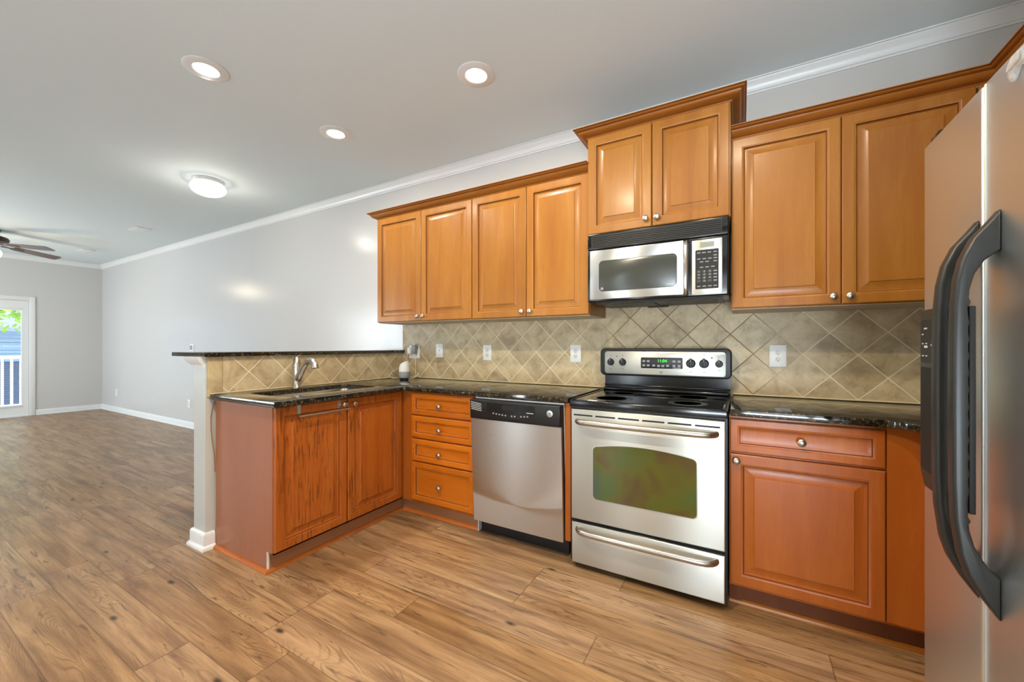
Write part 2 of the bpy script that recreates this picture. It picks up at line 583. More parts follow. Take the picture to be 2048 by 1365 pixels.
def FN(x0, y0, z0):      # faces -X, a runs along -Y
    return lambda a, b, d: (x0 - d, y0 - a, z0 + b)


def rrect(w_, h_, r, n=5):
    out = []
    for cx, cy, a0 in ((w_ - r, r, -90), (w_ - r, h_ - r, 0), (r, h_ - r, 90), (r, r, 180)):
        for k in range(n + 1):
            a = math.radians(a0 + 90 * k / n)
            out.append((cx + r * math.cos(a), cy + r * math.sin(a)))
    return out


def disc(r, n=20):
    return [(r * math.cos(2 * PI * k / n), r * math.sin(2 * PI * k / n)) for k in range(n)]


def text(name, body, size, fn, mat, parent, d0=0.0, d1=0.0006, align='CENTER'):
    cu = bpy.data.curves.new(name, 'FONT')
    cu.body = body
    cu.size = size
    cu.align_x = align
    cu.align_y = 'CENTER'
    tmp = bpy.data.objects.new(name + '_tmp', cu)
    COL.objects.link(tmp)
    dg = bpy.context.evaluated_depsgraph_get()
    me = bpy.data.meshes.new_from_object(tmp.evaluated_get(dg))
    b = MB()
    b.bm.from_mesh(me)
    bpy.data.meshes.remove(me)
    bpy.data.objects.remove(tmp)
    bpy.data.curves.remove(cu)
    for v in b.bm.verts:
        v.co = Vector(fn(v.co.x, v.co.y, d1))
    return b.build(name, mat, parent, smooth=0)


# ------------------------------------------------------------------ room shell
struct(MB().box(XL - 0.1, XR + 0.1, YF - 0.1, YW + 0.1, -0.06, 0).build('floor', M['floor'], smooth=0))
struct(MB().box(XL - 0.1, XR + 0.1, YF - 0.1, YW + 0.1, CEIL, CEIL + 0.06).build('ceiling', M['ceil'], smooth=0))
struct(MB().box(XL - 0.1, XR + 0.1, YW, YW + 0.1, 0, CEIL).build('wall_back', M['wall'], smooth=0))
struct(MB().box(XR, XR + 0.1, YF, YW, 0, CEIL).build('wall_right', M['wall_flat'], smooth=0))
DY0, DYM, DY1, DZ = -0.12, 0.85, 1.812, 1.975
b = MB()
b.box(XL - 0.1, XL, DY1 + 0.02, YW, 0, CEIL).box(XL - 0.1, XL, YF, DY0 - 0.02, 0, CEIL).box(XL - 0.1, XL, DY0 - 0.02, DY1 + 0.02, DZ + 0.02, CEIL)
struct(b.build('wall_left', M['wall_flat'], smooth=0))
# unseen wall behind the camera, with windows added to light the room
WA, WB = (-9.35, -6.85, 0.6, 2.1), (-0.05, 1.15, 0.15, 1.9)
b = MB()
WC, WD = (-3.45, -3.21, 0.12, 2.0), (-1.85, -1.61, 0.12, 2.0)
ALLW = (WA, WC, WD, WB)
xs = XL
for q in ALLW:
    b.box(xs, q[0], YF - 0.1, YF, 0, CEIL)
    xs = q[1]
    b.box(q[0], q[1], YF - 0.1, YF, 0, q[2]).box(q[0], q[1], YF - 0.1, YF, q[3], CEIL)
b.box(xs, XR, YF - 0.1, YF, 0, CEIL)
struct(b.build('wall_front', M['wall_flat'], smooth=0))
for i, q in enumerate(ALLW):
    b = MB()
    f_ = 0.05 if q[1] - q[0] > 0.5 else 0.02
    b.box(q[0], q[0] + f_, YF - 0.09, YF - 0.02, q[2], q[3]).box(q[1] - f_, q[1], YF - 0.09, YF - 0.02, q[2], q[3])
    b.box(q[0], q[1], YF - 0.09, YF - 0.02, q[2], q[2] + f_).box(q[0], q[1], YF - 0.09, YF - 0.02, q[3] - f_, q[3])
    b.box(q[0], q[1], YF - 0.09, YF - 0.02, (q[2] + q[3]) / 2 - 0.02, (q[2] + q[3]) / 2 + 0.02)
    if q[1] - q[0] > 0.5:
        b.box((q[0] + q[1]) / 2 - 0.03, (q[0] + q[1]) / 2 + 0.03, YF - 0.09, YF - 0.02, q[2], q[3])
    struct(b.build('window_%d' % (i + 1), M['trim'], smooth=0))  # unseen windows, added so the fill lights have openings

# half wall carrying the bar
PX0, PX1, PY0 = -2.884, -2.740, 1.14
struct(MB().box(PX0, PX1, PY0, YW, 0, 1.137).build('wall_peninsula', M['post'], smooth=0))
capp = [(0, 1.075), (0.010, 1.075), (0.012, 1.088), (0.024, 1.100), (0.038, 1.122), (0.040, 1.137), (0, 1.137)]
struct(MB().molding([(PX0, YW), (PX0, PY0), (PX1, PY0)], capp).build('trim_1', M['trim']))
basep = [(0, 0), (0.028, 0), (0.028, 0.012), (0.020, 0.024), (0.0155, 0.026), (0.0155, 0.082), (0.012, 0.094), (0.006, 0.1), (0, 0.1)]
struct(MB().molding([(PX0, YW), (PX0, PY0), (PX1, PY0), (PX1, PY0 + 0.044)], basep).build('baseboard_peninsula', M['trim']))
wallb = [(0, 0), (0.026, 0), (0.026, 0.010), (0.018, 0.02), (0.014, 0.022), (0.014, 0.078), (0.009, 0.088), (0, 0.09)]
struct(MB().molding([(XL, YW), (PX0 - 0.03, YW)], wallb).build('baseboard_back', M['trim']))
struct(MB().molding([(XL, DY1 + 0.075), (XL, YW)], wallb).build('baseboard_left', M['trim']))
cz = CEIL
crown = [(0, cz - 0.072), (0.006, cz - 0.072), (0.008, cz - 0.062), (0.013, cz - 0.060), (0.015, cz - 0.050), (0.026, cz - 0.030), (0.040, cz - 0.016), (0.044, cz - 0.008), (0.052, cz - 0.006), (0.052, cz), (0, cz)]
struct(MB().molding([(XL, YF), (XL, YW), (XR, YW), (XR, 0.5)], crown).build('trim_2', M['trim']))

# ------------------------------------------------------------------ far glass door
c_ = 0.07
b = MB()
b.box(XL, XL + 0.018, DY1, DY1 + c_, 0, DZ + c_, 0.004).box(XL, XL + 0.018, DY0 - c_, DY0, 0, DZ + c_, 0.004).box(XL, XL + 0.0175, DY0 - c_, DY1 + c_, DZ, DZ + c_, 0.004)
b.box(XL - 0.1, XL, DY1, DY1 + 0.019, 0, DZ).box(XL - 0.1, XL, DY0 - 0.019, DY0, 0, DZ).box(XL - 0.1, XL, DY0, DY1, DZ, DZ + 0.019)
struct(b.build('trim_3', M['trim']))
for i, (y0, y1) in enumerate(((DYM + 0.003, DY1 - 0.004), (DY0 + 0.004, DYM - 0.003))):
    b = MB()
    st, gz0, gz1 = 0.075, 0.19, 1.825
    x0, x1 = XL - 0.06, XL - 0.016
    b.box(x0, x1, y0, y0 + st, 0.012, DZ - 0.004).box(x0, x1, y1 - st, y1, 0.012, DZ - 0.004)
    b.box(x0, x1, y0 + st, y1 - st, 0.012, gz0).box(x0, x1, y0 + st, y1 - st, gz1, DZ - 0.004)
    b.box(x1, x1 + 0.008, y0 + st - 0.02, y1 - st + 0.02, gz0 - 0.03, gz0 + 0.004, 0.003).box(x1, x1 + 0.008, y0 + st - 0.02, y1 - st + 0.02, gz1 - 0.004, gz1 + 0.02, 0.003)
    b.box(XL - 0.1, XL + 0.02, y0, y1, 0.0, 0.011)
    d = struct(b.build('door_%d' % (i + 1), M['trim']))
    pn = MB().box(x0 + 0.006, x0 + 0.010, y0 + st, y1 - st, gz0, gz1).build('pane', M['glass'], d, smooth=0)
    b = MB()
    z = gz0 + 0.02
    while z < gz1 - 0.02:
        b._faces([(x1 - 0.016, y0 + st + 0.002, z), (x1 - 0.016, y1 - st - 0.002, z), (x1 - 0.004, y1 - st - 0.002, z + 0.0035), (x1 - 0.004, y0 + st + 0.002, z + 0.0035),
                  (x1 - 0.016, y0 + st + 0.002, z + 0.001), (x1 - 0.016, y1 - st - 0.002, z + 0.001), (x1 - 0.004, y1 - st - 0.002, z + 0.0045), (x1 - 0.004, y0 + st + 0.002, z + 0.0045)],
                 [(0, 1, 2, 3), (4, 7, 6, 5), (0, 4, 5, 1), (2, 6, 7, 3), (1, 5, 6, 2), (0, 3, 7, 4)])
        z += 0.030
    b.box(x1 - 0.018, x1 - 0.002, y0 + st + 0.001, y1 - st - 0.001, gz1 - 0.022, gz1 - 0.001)
    b.build('blind', M['white'], d, smooth=0)

# outside the door
struct(MB().box(-13.2, XL - 0.1, -3, 5, -0.12, -0.04).build('deck_floor', M['deck'], smooth=0))
rl = thing('deck_railing', 'white deck railing with square balusters outside the glass door', 'railing', (-12.12, 1.0, -0.04))
MB().box(-12.16, -12.06, -2.5, 4.5, 0.95, 1.01, 0.004).build('top_rail', M['trim'], rl)
MB().box(-12.135, -12.085, -2.5, 4.5, 0.03, 0.08, 0.003).build('bottom_rail', M['trim'], rl)
y = 1.739 - 0.113 * 10
for k in range(20):
    MB().box(-12.127, -12.093, y - 0.017, y + 0.017, -0.04 if k % 7 == 0 else 0.08, 0.95).build('baluster', M['trim'], rl, smooth=0)
    y += 0.113
hs_ = thing('outside_house', 'pale blue neighbouring house beyond the deck railing', 'house', (-20, 2, -3))
MB().box(-24, -18.5, -4, 10, -3, 0.75).build('lower_wall', M['navy'], hs_, smooth=0)
b = MB()
for k in range(9):
    b.box(-24, -18.45 + 0.012 * (k % 2), -4, 10, 0.75 + k * 0.11, 0.86 + k * 0.11 - 0.008)
b.build('wall_siding', M['siding'], hs_, smooth=0)
MB().prism([(-18.0, 1.72), (-18.0, 1.62), (-24.5, 1.62), (-21.2, 3.4)], lambda a, bb, d: (a, d, bb), -4.4, 10.4).build('roof', M['roof'], hs_, smooth=0)
tr = thing('tree', 'bright green leafy tree seen through the glass door', 'tree', (-15.3, 2.6, -3))
MB().tube([(-15.3, 3.6, -3), (-15.25, 3.55, 0.2), (-15.2, 3.3, 1.4), (-15.3, 2.6, 2.1)], [0.2, 0.15, 0.09, 0.04]).build('trunk', M['bark'], tr)
b = MB()
for k in range(2600):
    c0 = random.choice(((-15.2, 2.6, 2.5, 1.2), (-15.4, 1.8, 2.9, 1.2), (-15.0, 3.4, 2.6, 1.1), (-15.3, 2.5, 3.4, 1.2), (-15.2, 1.2, 2.6, 0.8)))
    while True:
        o = Vector((random.uniform(-1, 1), random.uniform(-1, 1), random.uniform(-0.8, 0.8)))
        if o.length < 1:
            break
    c = Vector(c0[:3]) + o * c0[3]
    s_ = random.uniform(0.05, 0.11)
    u = Vector((random.gauss(0, 1), random.gauss(0, 1), random.gauss(0, 1))).normalized()
    v = u.cross(Vector((random.gauss(0, 1), random.gauss(0, 1), random.gauss(0, 1)))).normalized()
    b._faces([c + u * s_, c + v * s_ * 0.5, c - u * s_, c - v * s_ * 0.5], [(0, 1, 2, 3)])
lf = b.build('foliage', M['leaf'], tr, smooth=0, recalc=False)
lf['kind'] = 'stuff'

# ------------------------------------------------------------------ cabinets
RAISED = [(0, 0, 0), (0, 0.018, 0), (0.004, 0.021, 0), (0.043, 0.021, 0), (0.046, 0.0195, 0), (0.051, 0.0185, 0), (0.0535, 0.0115, 1), (0.057, 0.0060, 0), (0.060, 0.0058, 0), (0.094, 0.0175, 0), (0.096, 0.0200, 0)]
FLAT = [(0, 0, 0), (0, 0.018, 0), (0.004, 0.021, 0), (0.030, 0.021, 0), (0.033, 0.0195, 0), (0.038, 0.0185, 0), (0.041, 0.0110, 1), (0.050, 0.0085, 0), (0.053, 0.008, 0)]


def knob(fn, a, b_, parent):
    prof = [(0.0055, 0.0), (0.0065, 0.002), (0.005, 0.008), (0.0075, 0.013), (0.0145, 0.016), (0.0165, 0.020), (0.0155, 0.024), (0.011, 0.0275), (0.0, 0.029)]
    c = fn(a, b_, 0.0195)
    z0 = fn(0, 0, 0)
    ea, eb, ed = [Vector(fn(*q)) - Vector(z0) for q in ((1, 0, 0), (0, 1, 0), (0, 0, 1))]
    mb = MB().lathe(prof, c, lambda x, y_, h: ea * x + eb * y_ + ed * h, 20)
    return mb.build('knob', M['nickel'], parent)


def door(fn, w_, h_, parent, mat, kn=None, style=RAISED, name='door'):
    d = MB().loops(fn, w_, h_, style).build(name, [mat, M['glaze']], parent, smooth=25)
    if kn:
        knob(fn, kn[0], kn[1], d)
    return d


CROWNP = [(0.0, 0.0), (0.005, 0.0), (0.009, 0.010), (0.020, 0.015), (0.034, 0.025), (0.044, 0.040), (0.046, 0.047), (0.042, 0.049), (0.042, 0.053), (0.053, 0.055), (0.059, 0.060), (0.061, 0.065), (0.057, 0.066), (0.057, 0.068), (0.068, 0.069), (0.068, 0.074), (0.0, 0.074)]

YD = 2.37
YB = YW - 0.004
# left wall cabinets, two double-door units
GRP_W = 'double door wall cabinets left of the microwave'


def wall_unit(label, x0, xm, x1, z0, z1, yd, ztop, kn_up=0.035, group=None):
    r = thing('upper_cabinet', label, 'cabinet', ((x0 + x1) / 2, (yd + YB) / 2, z0), group)
    MB().box(x0, x1, yd + 0.021, YB, z0, ztop).build('cabinet_body', [M['wood']], r, smooth=0)
    MB().box(x0 + 0.002, x1 - 0.002, yd + 0.024, YB - 0.001, z0 - 0.003, z0).build('underside_panel', M['cabin'], r, smooth=0)
    zz = z0 + 0.004
    for (a0, a1, side) in ((x0 + 0.003, xm - 0.002, 1), (xm + 0.002, x1 - 0.003, 0)):
        fn = FY(a0, yd + 0.02, zz)
        wd = a1 - a0
        door(fn, wd, z1 - zz, r, M['wood'], ((wd - 0.028) if side else 0.028, kn_up))
    return r


wall_unit('maple double door wall cabinet hanging above the corner of the counter', -2.685, -2.193, -1.702, 1.396, 2.270, YD, 2.2712, group=None)
wall_unit('maple double door wall cabinet directly left of the microwave', -1.701, -1.253, -0.815, 1.394, 2.270, YD, 2.2712, group=None)
wall_unit('maple double door wall cabinet right of the microwave, partly behind the refrigerator', -0.046, 0.401, 0.838, 1.394, 2.270, YD, 2.2712)
# crown over the left pair
b = MB().molding([(-0.8135, YD + 0.012), (-2.688, YD + 0.012), (-2.688, YB)][::-1], [(o, z * 0.69 + 2.272) for o, z in CROWNP])
o = b.build('cabinet_crown', M['crownwood'], origin=(-1.7, 2.5, 2.25))
tag(o, 'wooden crown moulding along the top of the left wall cabinets', 'moulding')
# right leg of wall cabinets over the refrigerator
XF = 0.905
r = thing('upper_cabinet', 'wooden corner cabinet on the right wall, its edge just showing above the refrigerator door', 'cabinet', (1.05, 1.5, 1.8))
MB().box(0.842, XR - 0.004, YD + 0.021, YB, 1.394, 2.2712).box(XF + 0.021, XR - 0.004, 1.56, YD + 0.021, 1.394, 2.2712).build('cabinet_body', M['wood'], r, smooth=0)
MB().box(XF + 0.021, XR - 0.004, 0.6, 1.56, 1.82, 2.2712).build('upper_body', M['wood'], r, smooth=0)
MB().box(0.842, XF + 0.02, YD + 0.004, YD + 0.021, 1.396, 2.270).build('filler_strip', M['wood'], r, smooth=0)
fn = FN(XF + 0.02, YD - 0.03, 1.40)
door(fn, 0.38, 0.86, r, M['wood'])
fn = FN(XF + 0.02, YD - 0.42, 1.40)
door(fn, 0.38, 0.86, r, M['wood'])
fn = FN(XF + 0.02, 1.55, 1.83)
door(fn, 0.46, 0.43, r, M['wood'])
fn = FN(XF + 0.02, 1.08, 1.83)
door(fn, 0.46, 0.43, r, M['wood'])
b = MB().molding([(-0.046, YD + 0.012), (XF + 0.012, YD + 0.012), (XF + 0.012, 0.6)], [(o, z * 0.69 + 2.272) for o, z in CROWNP])
o = b.build('cabinet_crown', M['crownwood'], origin=(0.5, 2.3, 2.25))
tag(o, 'wooden crown moulding turning the corner above the refrigerator', 'moulding')

# raised cabinet over the microwave
YM = 2.33
r = thing('upper_cabinet', 'taller maple wall cabinet right above the microwave', 'cabinet', (-0.43, 2.5, 1.87))
MB().box(-0.812, -0.050, YM + 0.021, YB, 1.872, 2.4575).build('cabinet_body', M['wood'], r, smooth=0)
for (a0, a1, k) in ((-0.809, -0.440, 0.34), (-0.434, -0.055, 0.026)):
    door(FY(a0, YM + 0.02, 1.874), a1 - a0, 0.582, r, M['wood'], (k, 0.045))
MB().molding([(-0.812, YB), (-0.812, YM + 0.012), (-0.050, YM + 0.012), (-0.050, YB)], [(o * 1.06, z * 0.64 + 2.458) for o, z in CROWNP][::-1]).build('crown', M['crownwood'], r)

# sink base
CT = 0.914
CB = 0.884
r = thing('sink_base_cabinet', 'worn wooden sink base cabinet with two water-stained doors in the peninsula', 'cabinet', (-2.42, 1.8, 0))
PF = -2.13
b = MB()
b.box(-2.722, PF, 1.196, 1.212, 0.10, CB - 0.002).box(-2.722, PF, 2.60, 2.618, 0.10, CB - 0.002).box(-2.722, -2.705, 1.212, 2.6, 0.1, CB - 0.002)
b.box(-2.705, PF, 1.212, 2.6, 0.10, 0.118).box(PF - 0.018, PF, 1.196, 2.112, 0.10, CB - 0.002)
b.build('cabinet_body', M['wood_low'], r, smooth=0)
MB().prism([(-2.722, 0.0), (-2.180, 0.0), (-2.180, 0.112), (PF + 0.001, 0.112), (PF + 0.001, CB - 0.002), (-2.722, CB - 0.002)], lambda a, bb, d: (a, d, bb), 1.186, 1.195).build('side_panel', M['laminate'], r, smooth=0)
MB().box(-2.1955, -2.176, 1.196, 2.155, 0.0, 0.099).build('toe_kick', M['toe'], r, smooth=0)
MB().box(-2.1805, -2.1745, 1.1855, 1.196, 0.019, 0.111).build('panel_edge', M['offwhite'], r, smooth=0)
shoe = [(0, 0), (0.018, 0), (0.018, 0.006), (0.014, 0.014), (0.006, 0.018), (0, 0.019)]
MB().molding([(-2.722, 1.1855), (-2.1745, 1.1855), (-2.1745, 2.155)], shoe).build('shoe_molding', M['shoe'], r)
strip = [(1.180, 0.872), (1.170, 0.84), (1.162, 0.78), (1.163, 0.70), (1.170, 0.63), (1.180, 0.55), (1.183, 0.45)]
b = MB()
for q in range(len(strip) - 1):
    (ya, za), (yb, zb) = strip[q], strip[q + 1]
    b._faces([(-2.732, ya, za), (-2.724, ya, za), (-2.724, yb, zb), (-2.732, yb, zb), (-2.732, ya + 0.002, za), (-2.724, ya + 0.002, za), (-2.724, yb + 0.002, zb), (-2.732, yb + 0.002, zb)],
             [(0, 1, 2, 3), (4, 7, 6, 5), (0, 3, 7, 4), (1, 5, 6, 2)])
b.build('loose_edge_strip', M['toe'], r)['label'] = 'loose edge strip curling off the side panel'
door(FX(PF, 1.190, 0.116), 0.438, 0.760, r, M['wood_worn'], (0.4125, 0.728))
door(FX(PF, 1.636, 0.116), 0.452, 0.760, r, M['wood_worn'], (0.040, 0.724))

# drawer base
YFb = 2.11
r = thing('drawer_base_cabinet', 'wooden base cabinet of four drawers between sink corner and dishwasher', 'cabinet', (-1.8, 2.4, 0))
MB().box(PF + 0.001, -1.486, YFb, YB, 0.10, CB - 0.002).build('cabinet_body', M['wood_low'], r, smooth=0)
MB().box(-2.176, -1.487, 2.156, 2.176, 0, 0.099).build('toe_kick', M['toe'], r, smooth=0)
MB().box(-1.4865, -1.481, 2.14, 2.176, 0.0, 0.1).build('panel_edge', M['offwhite'], r, smooth=0)
MB().molding([(-2.156, 2.1555), (-1.487, 2.1555)], shoe).build('shoe_molding', M['shoe'], r)
for z0, z1, kz in ((0.722, 0.872, 0.793), (0.560, 0.712, 0.632), (0.398, 0.550, 0.469), (0.122, 0.388, 0.246)):
    door(FY(-2.021, YFb, z0), 0.533, z1 - z0, r, M['wood_drawer'], (0.258, kz - z0), FLAT, 'drawer')

# wood frame around the dishwasher
r = thing('counter_support', 'narrow wooden filler strip between dishwasher and range', 'panel', (-0.84, 2.4, 0))
MB().box(-0.858, -0.826, 2.09, 2.6, 0.112, CB - 0.002).build('stile', M['wood_low'], r, smooth=0)
MB().box(-0.844, -0.826, 2.15, 2.6, 0.0, 0.112).build('foot', M['wood_low'], r, smooth=0)
o = MB().box(-1.484, -0.860, 2.10, 2.13, 0.872, CB - 0.001).build('filler_rail', M['wood_low'], origin=(-1.17, 2.115, 0.872), smooth=0)
tag(o, 'thin wooden rail between the countertop and the top of the dishwasher', 'panel')

# right base
r = thing('base_cabinet', 'wooden base cabinet with one drawer over one door, right of the range', 'cabinet', (0.25, 2.4, 0))
MB().box(-0.050, 0.70, YFb, YB, 0.10, CB - 0.002).build('cabinet_body', M['wood_low'], r, smooth=0)
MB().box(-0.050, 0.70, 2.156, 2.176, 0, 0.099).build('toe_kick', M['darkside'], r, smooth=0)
MB().molding([(-0.050, 2.1555), (0.70, 2.1555)], shoe).build('shoe_molding', M['crownwood'], r)
door(FY(-0.047, YFb, 0.719), 0.537, 0.150, r, M['wood_low'], (0.267, 0.072), FLAT, 'drawer')
door(FY(-0.047, YFb, 0.114), 0.537, 0.594, r, M['wood_low'], (0.026, 0.566))
MB().box(0.4935, 0.64, YFb - 0.016, YFb - 0.0005, 0.116, CB - 0.004).build('corner_panel', M['wood_low'], r, smooth=0)
MB().box(0.64, XR - 0.004, 1.57, 2.085, 0.10, CB - 0.002).box(0.70, XR - 0.004, 1.57, 2.085, 0, 0.1).build('corner_body', M['wood_low'], r, smooth=0)

# ------------------------------------------------------------------ stone tops
SX0, SX1, SY0, SY1 = -2.60, -2.235, 1.30, 1.985
TX = -2.727


def stone(poly, z0, z1, holes=None):
    bm_ = bmesh.new()
    edges = []
    for lp in [poly] + (holes or []):
        vs = [bm_.verts.new((p_[0], p_[1], z1)) for p_ in lp]
        edges += [bm_.edges.new((vs[i], vs[(i + 1) % len(vs)])) for i in range(len(vs))]
    bmesh.ops.triangle_fill(bm_, use_beauty=True, use_dissolve=False, edges=edges)
    ext = bmesh.ops.extrude_face_region(bm_, geom=bm_.faces[:])
    for v in [g for g in ext['geom'] if isinstance(g, bmesh.types.BMVert)]:
        v.co.z = z0
    bmesh.ops.recalc_face_normals(bm_, faces=bm_.faces[:])
    sharp = [e for e in bm_.edges if len(e.link_faces) == 2 and e.calc_face_angle(0) > 1.0]
    bmesh.ops.bevel(bm_, geom=[e for e in sharp if abs(e.verts[0].co.z - e.verts[1].co.z) < 1e-5], offset=0.003, segments=2, affect='EDGES', profile=0.5)
    m = MB()
    m.bm.free()
    m.bm = bm_
    return m


ch = 0.012
hole = [(SX0 + q[0], SY0 + q[1]) for q in rrect(SX1 - SX0, SY1 - SY0, 0.05)]
o = stone([(TX, 1.158), (-2.062, 1.158), (-2.062, 2.064 - ch), (-2.062 + ch, 2.064), (-0.830, 2.064), (-0.830, 2.7095), (TX, 2.7095)], CB, CT, [hole]).build('countertop', M['granite'], origin=(-2.0, 2.2, CB), smooth=30)
tag(o, 'black speckled granite L-shaped countertop around the sink', 'countertop')
arc = [(0.545 - 0.11 * math.cos(math.radians(90 * k / 10)) + 0.0, 0) for k in range(11)]
corner = [(0.47 + 0.105 * math.sin(math.radians(90 * k / 10)), 2.066 - 0.105 * (1 - math.cos(math.radians(90 * k / 10)))) for k in range(11)]
o = stone([(-0.046, 2.066)] + corner + [(0.575, 1.57), (XR - 0.004, 1.57), (XR - 0.004, 2.7095), (-0.046, 2.7095)], CB, CT).build('countertop', M['granite'], origin=(0.4, 2.3, CB), smooth=30)
tag(o, 'black speckled granite countertop right of the range with a curved inner corner', 'countertop')
o = stone([(-3.127, 1.118), (-2.697, 1.118), (-2.697, 2.705), (-3.127, 2.705)], 1.1375, 1.163).build('bar_top', M['granite'], origin=(-2.9, 1.9, 1.1375), smooth=30)
tag(o, 'long raised black granite bar top on the half wall', 'bar top')

# tile
o = struct(MB().box(TX, XR - 0.002, 2.7105, 2.7195, 0.90, 1.394).box(-0.814, -0.047, 2.7105, 2.7195, 1.394, 1.60).build('wall_backsplash', M['tile'], smooth=0))
MB().box(TX + 0.012, -0.83, 2.7055, 2.7105, CT + 0.0002, CT + 0.007, 0.002).box(-0.046, XR - 0.004, 2.7055, 2.7105, CT + 0.0002, CT + 0.007, 0.002).build('caulk_line', M['caulk'], o)
MB().box(TX - 0.001, TX + 0.003, 2.7085, 2.7105, 1.165, 1.394).build('edge_strip', M['caulk'], o)
o = struct(MB().box(TX - 0.0125, TX, 1.225, 2.7095, 0.90, 1.137).build('wall_backsplash_peninsula', M['tile_side'], smooth=0))
MB().box(TX - 0.0125, TX + 0.0003, 1.147, 1.2235, 0.90, 1.137, 0.002).build('edge_tile', M['tile_edge'], o)
MB().box(TX, TX + 0.005, 1.16, 2.705, CT + 0.0002, CT + 0.006, 0.002).build('caulk_line', M['caulk'], o)

# ------------------------------------------------------------------ sink, faucet, towel bar, speaker, cords
r = thing('sink', 'undermount stainless sink basin let into the peninsula countertop', 'sink', ((SX0 + SX1) / 2, (SY0 + SY1) / 2, 0.70))
b = MB()
w_, h_ = SX1 - SX0 + 0.012, SY1 - SY0 + 0.012
prev = None
for ins, z in ((-0.015, CB - 0.001), (0.0, CB - 0.001), (0.002, CB - 0.01), (0.008, 0.74), (0.02, 0.715), (0.05, 0.703)):
    lp = [(SX0 - 0.006 + ins + q[0], SY0 - 0.006 + ins + q[1], z) for q in rrect(w_ - 2 * ins, h_ - 2 * ins, max(0.02, 0.05 - ins * 0.3))]
    vs = [b.bm.verts.new(q) for q in lp]
    if prev:
        for i in range(len(vs)):
            b.bm.faces.new((prev[i], prev[(i + 1) % len(vs)], vs[(i + 1) % len(vs)], vs[i]))
    prev = vs
b.bm.faces.new(prev)
b.build('basin', M['chrome'], r, recalc=True)
MB().lathe([(0.045, 0.0), (0.045, 0.003), (0.03, 0.004), (0.028, 0.001), (0.0, 0.001)], ((SX0 + SX1) / 2, (SY0 + SY1) / 2, 0.7035)).build('drain', M['nickel'], r)

fx, fy = -2.655, 1.645
r = thing('faucet', 'brushed nickel single-lever kitchen faucet behind the sink', 'faucet', (fx, fy, CT))
MB().lathe([(0.030, 0), (0.030, 0.006), (0.0265, 0.012), (0.0245, 0.05), (0.0255, 0.10), (0.0275, 0.138), (0.0275, 0.142), (0.026, 0.144)], (fx, fy, CT + 0.0005)).build('body', M['nickel'], r)
b = MB().lathe([(0.0265, 0.144), (0.027, 0.147), (0.0262, 0.165), (0.022, 0.190), (0.014, 0.206), (0.006, 0.213), (0.0, 0.214)], (fx, fy, CT))
b.tube([(fx - 0.004, fy, CT + 0.200), (fx + 0.004, fy + 0.008, CT + 0.216), (fx + 0.018, fy + 0.016, CT + 0.222)], [0.008, 0.006, 0.004], 10)
b.build('lever_handle', M['nickel'], r)
sp = [(0.005, 0, 0.055), (0.03, 0, 0.085), (0.06, 0, 0.125), (0.09, 0, 0.160), (0.125, 0, 0.184), (0.155, 0, 0.190), (0.18, 0, 0.182), (0.197, 0, 0.163), (0.203, 0, 0.140)]
MB().tube([(fx + a, fy + b_, CT + z) for a, b_, z in sp], [0.022, 0.0225, 0.021, 0.020, 0.0195, 0.020, 0.0225, 0.024, 0.024], 20).build('spout', M['nickel'], r)

r = thing('towel_bar', 'steel over-door towel bar hooked on the left sink door', 'towel bar', (-2.1, 1.45, 0.80))
bx = -2.1085
for yy in (1.318, 1.570):
    MB().box(bx, bx + 0.0018, yy - 0.010, yy + 0.010, 0.812, 0.8775).box(PF + 0.0003, bx + 0.0018, yy - 0.010, yy + 0.010, 0.8768, 0.8786).box(bx, bx + 0.030, yy - 0.010, yy + 0.010, 0.8102, 0.812).build('bracket', M['chrome'], r, smooth=0)
MB().tube([(bx + 0.032, 1.300, 0.8175), (bx + 0.032, 1.622, 0.8175)], 0.0068, 14).build('bar', M['nickel'], r)

sx, sy = -2.56, 2.56
r = thing('smart_speaker', 'small white smart speaker with grey base in the counter corner', 'speaker', (sx, sy, CT))
pr = [(0.030, 0.0), (0.0425, 0.002), (0.0470, 0.010), (0.0480, 0.03), (0.0468, 0.055)]
MB().lathe(pr + [(0.0, 0.055)], (sx, sy, CT + 0.006)).build('base', M['greyfab'], r)
MB().lathe([(0.036, 0.0), (0.036, 0.006), (0.0, 0.006)], (sx, sy, CT + 0.0003)).build('foot', M['blackmat'], r)
b = MB().lathe([(0.0466, 0.0556), (0.0470, 0.057), (0.0450, 0.085), (0.0405, 0.118), (0.0375, 0.132), (0.034, 0.1345), (0.0, 0.1345)], (sx, sy, CT + 0.006))
for v in b.bm.verts:
    if v.co.z > CT + 0.10:
        v.co.z += ((v.co.x - sx) * 0.42 + (v.co.y - sy) * 0.1) * min(1, (v.co.z - CT - 0.10) / 0.035)
b.build('shell', M['white'], r)


def plate(x, z, wd, hh, label, group=None, y=2.7103):
    rt = thing('outlet_plate', label, 'outlet', (x, y, z - hh / 2), group)
    MB().box(x - wd / 2, x + wd / 2, y - 0.006, y, z - hh / 2, z + hh / 2, 0.002).build('cover', M['white'], rt)
    return rt


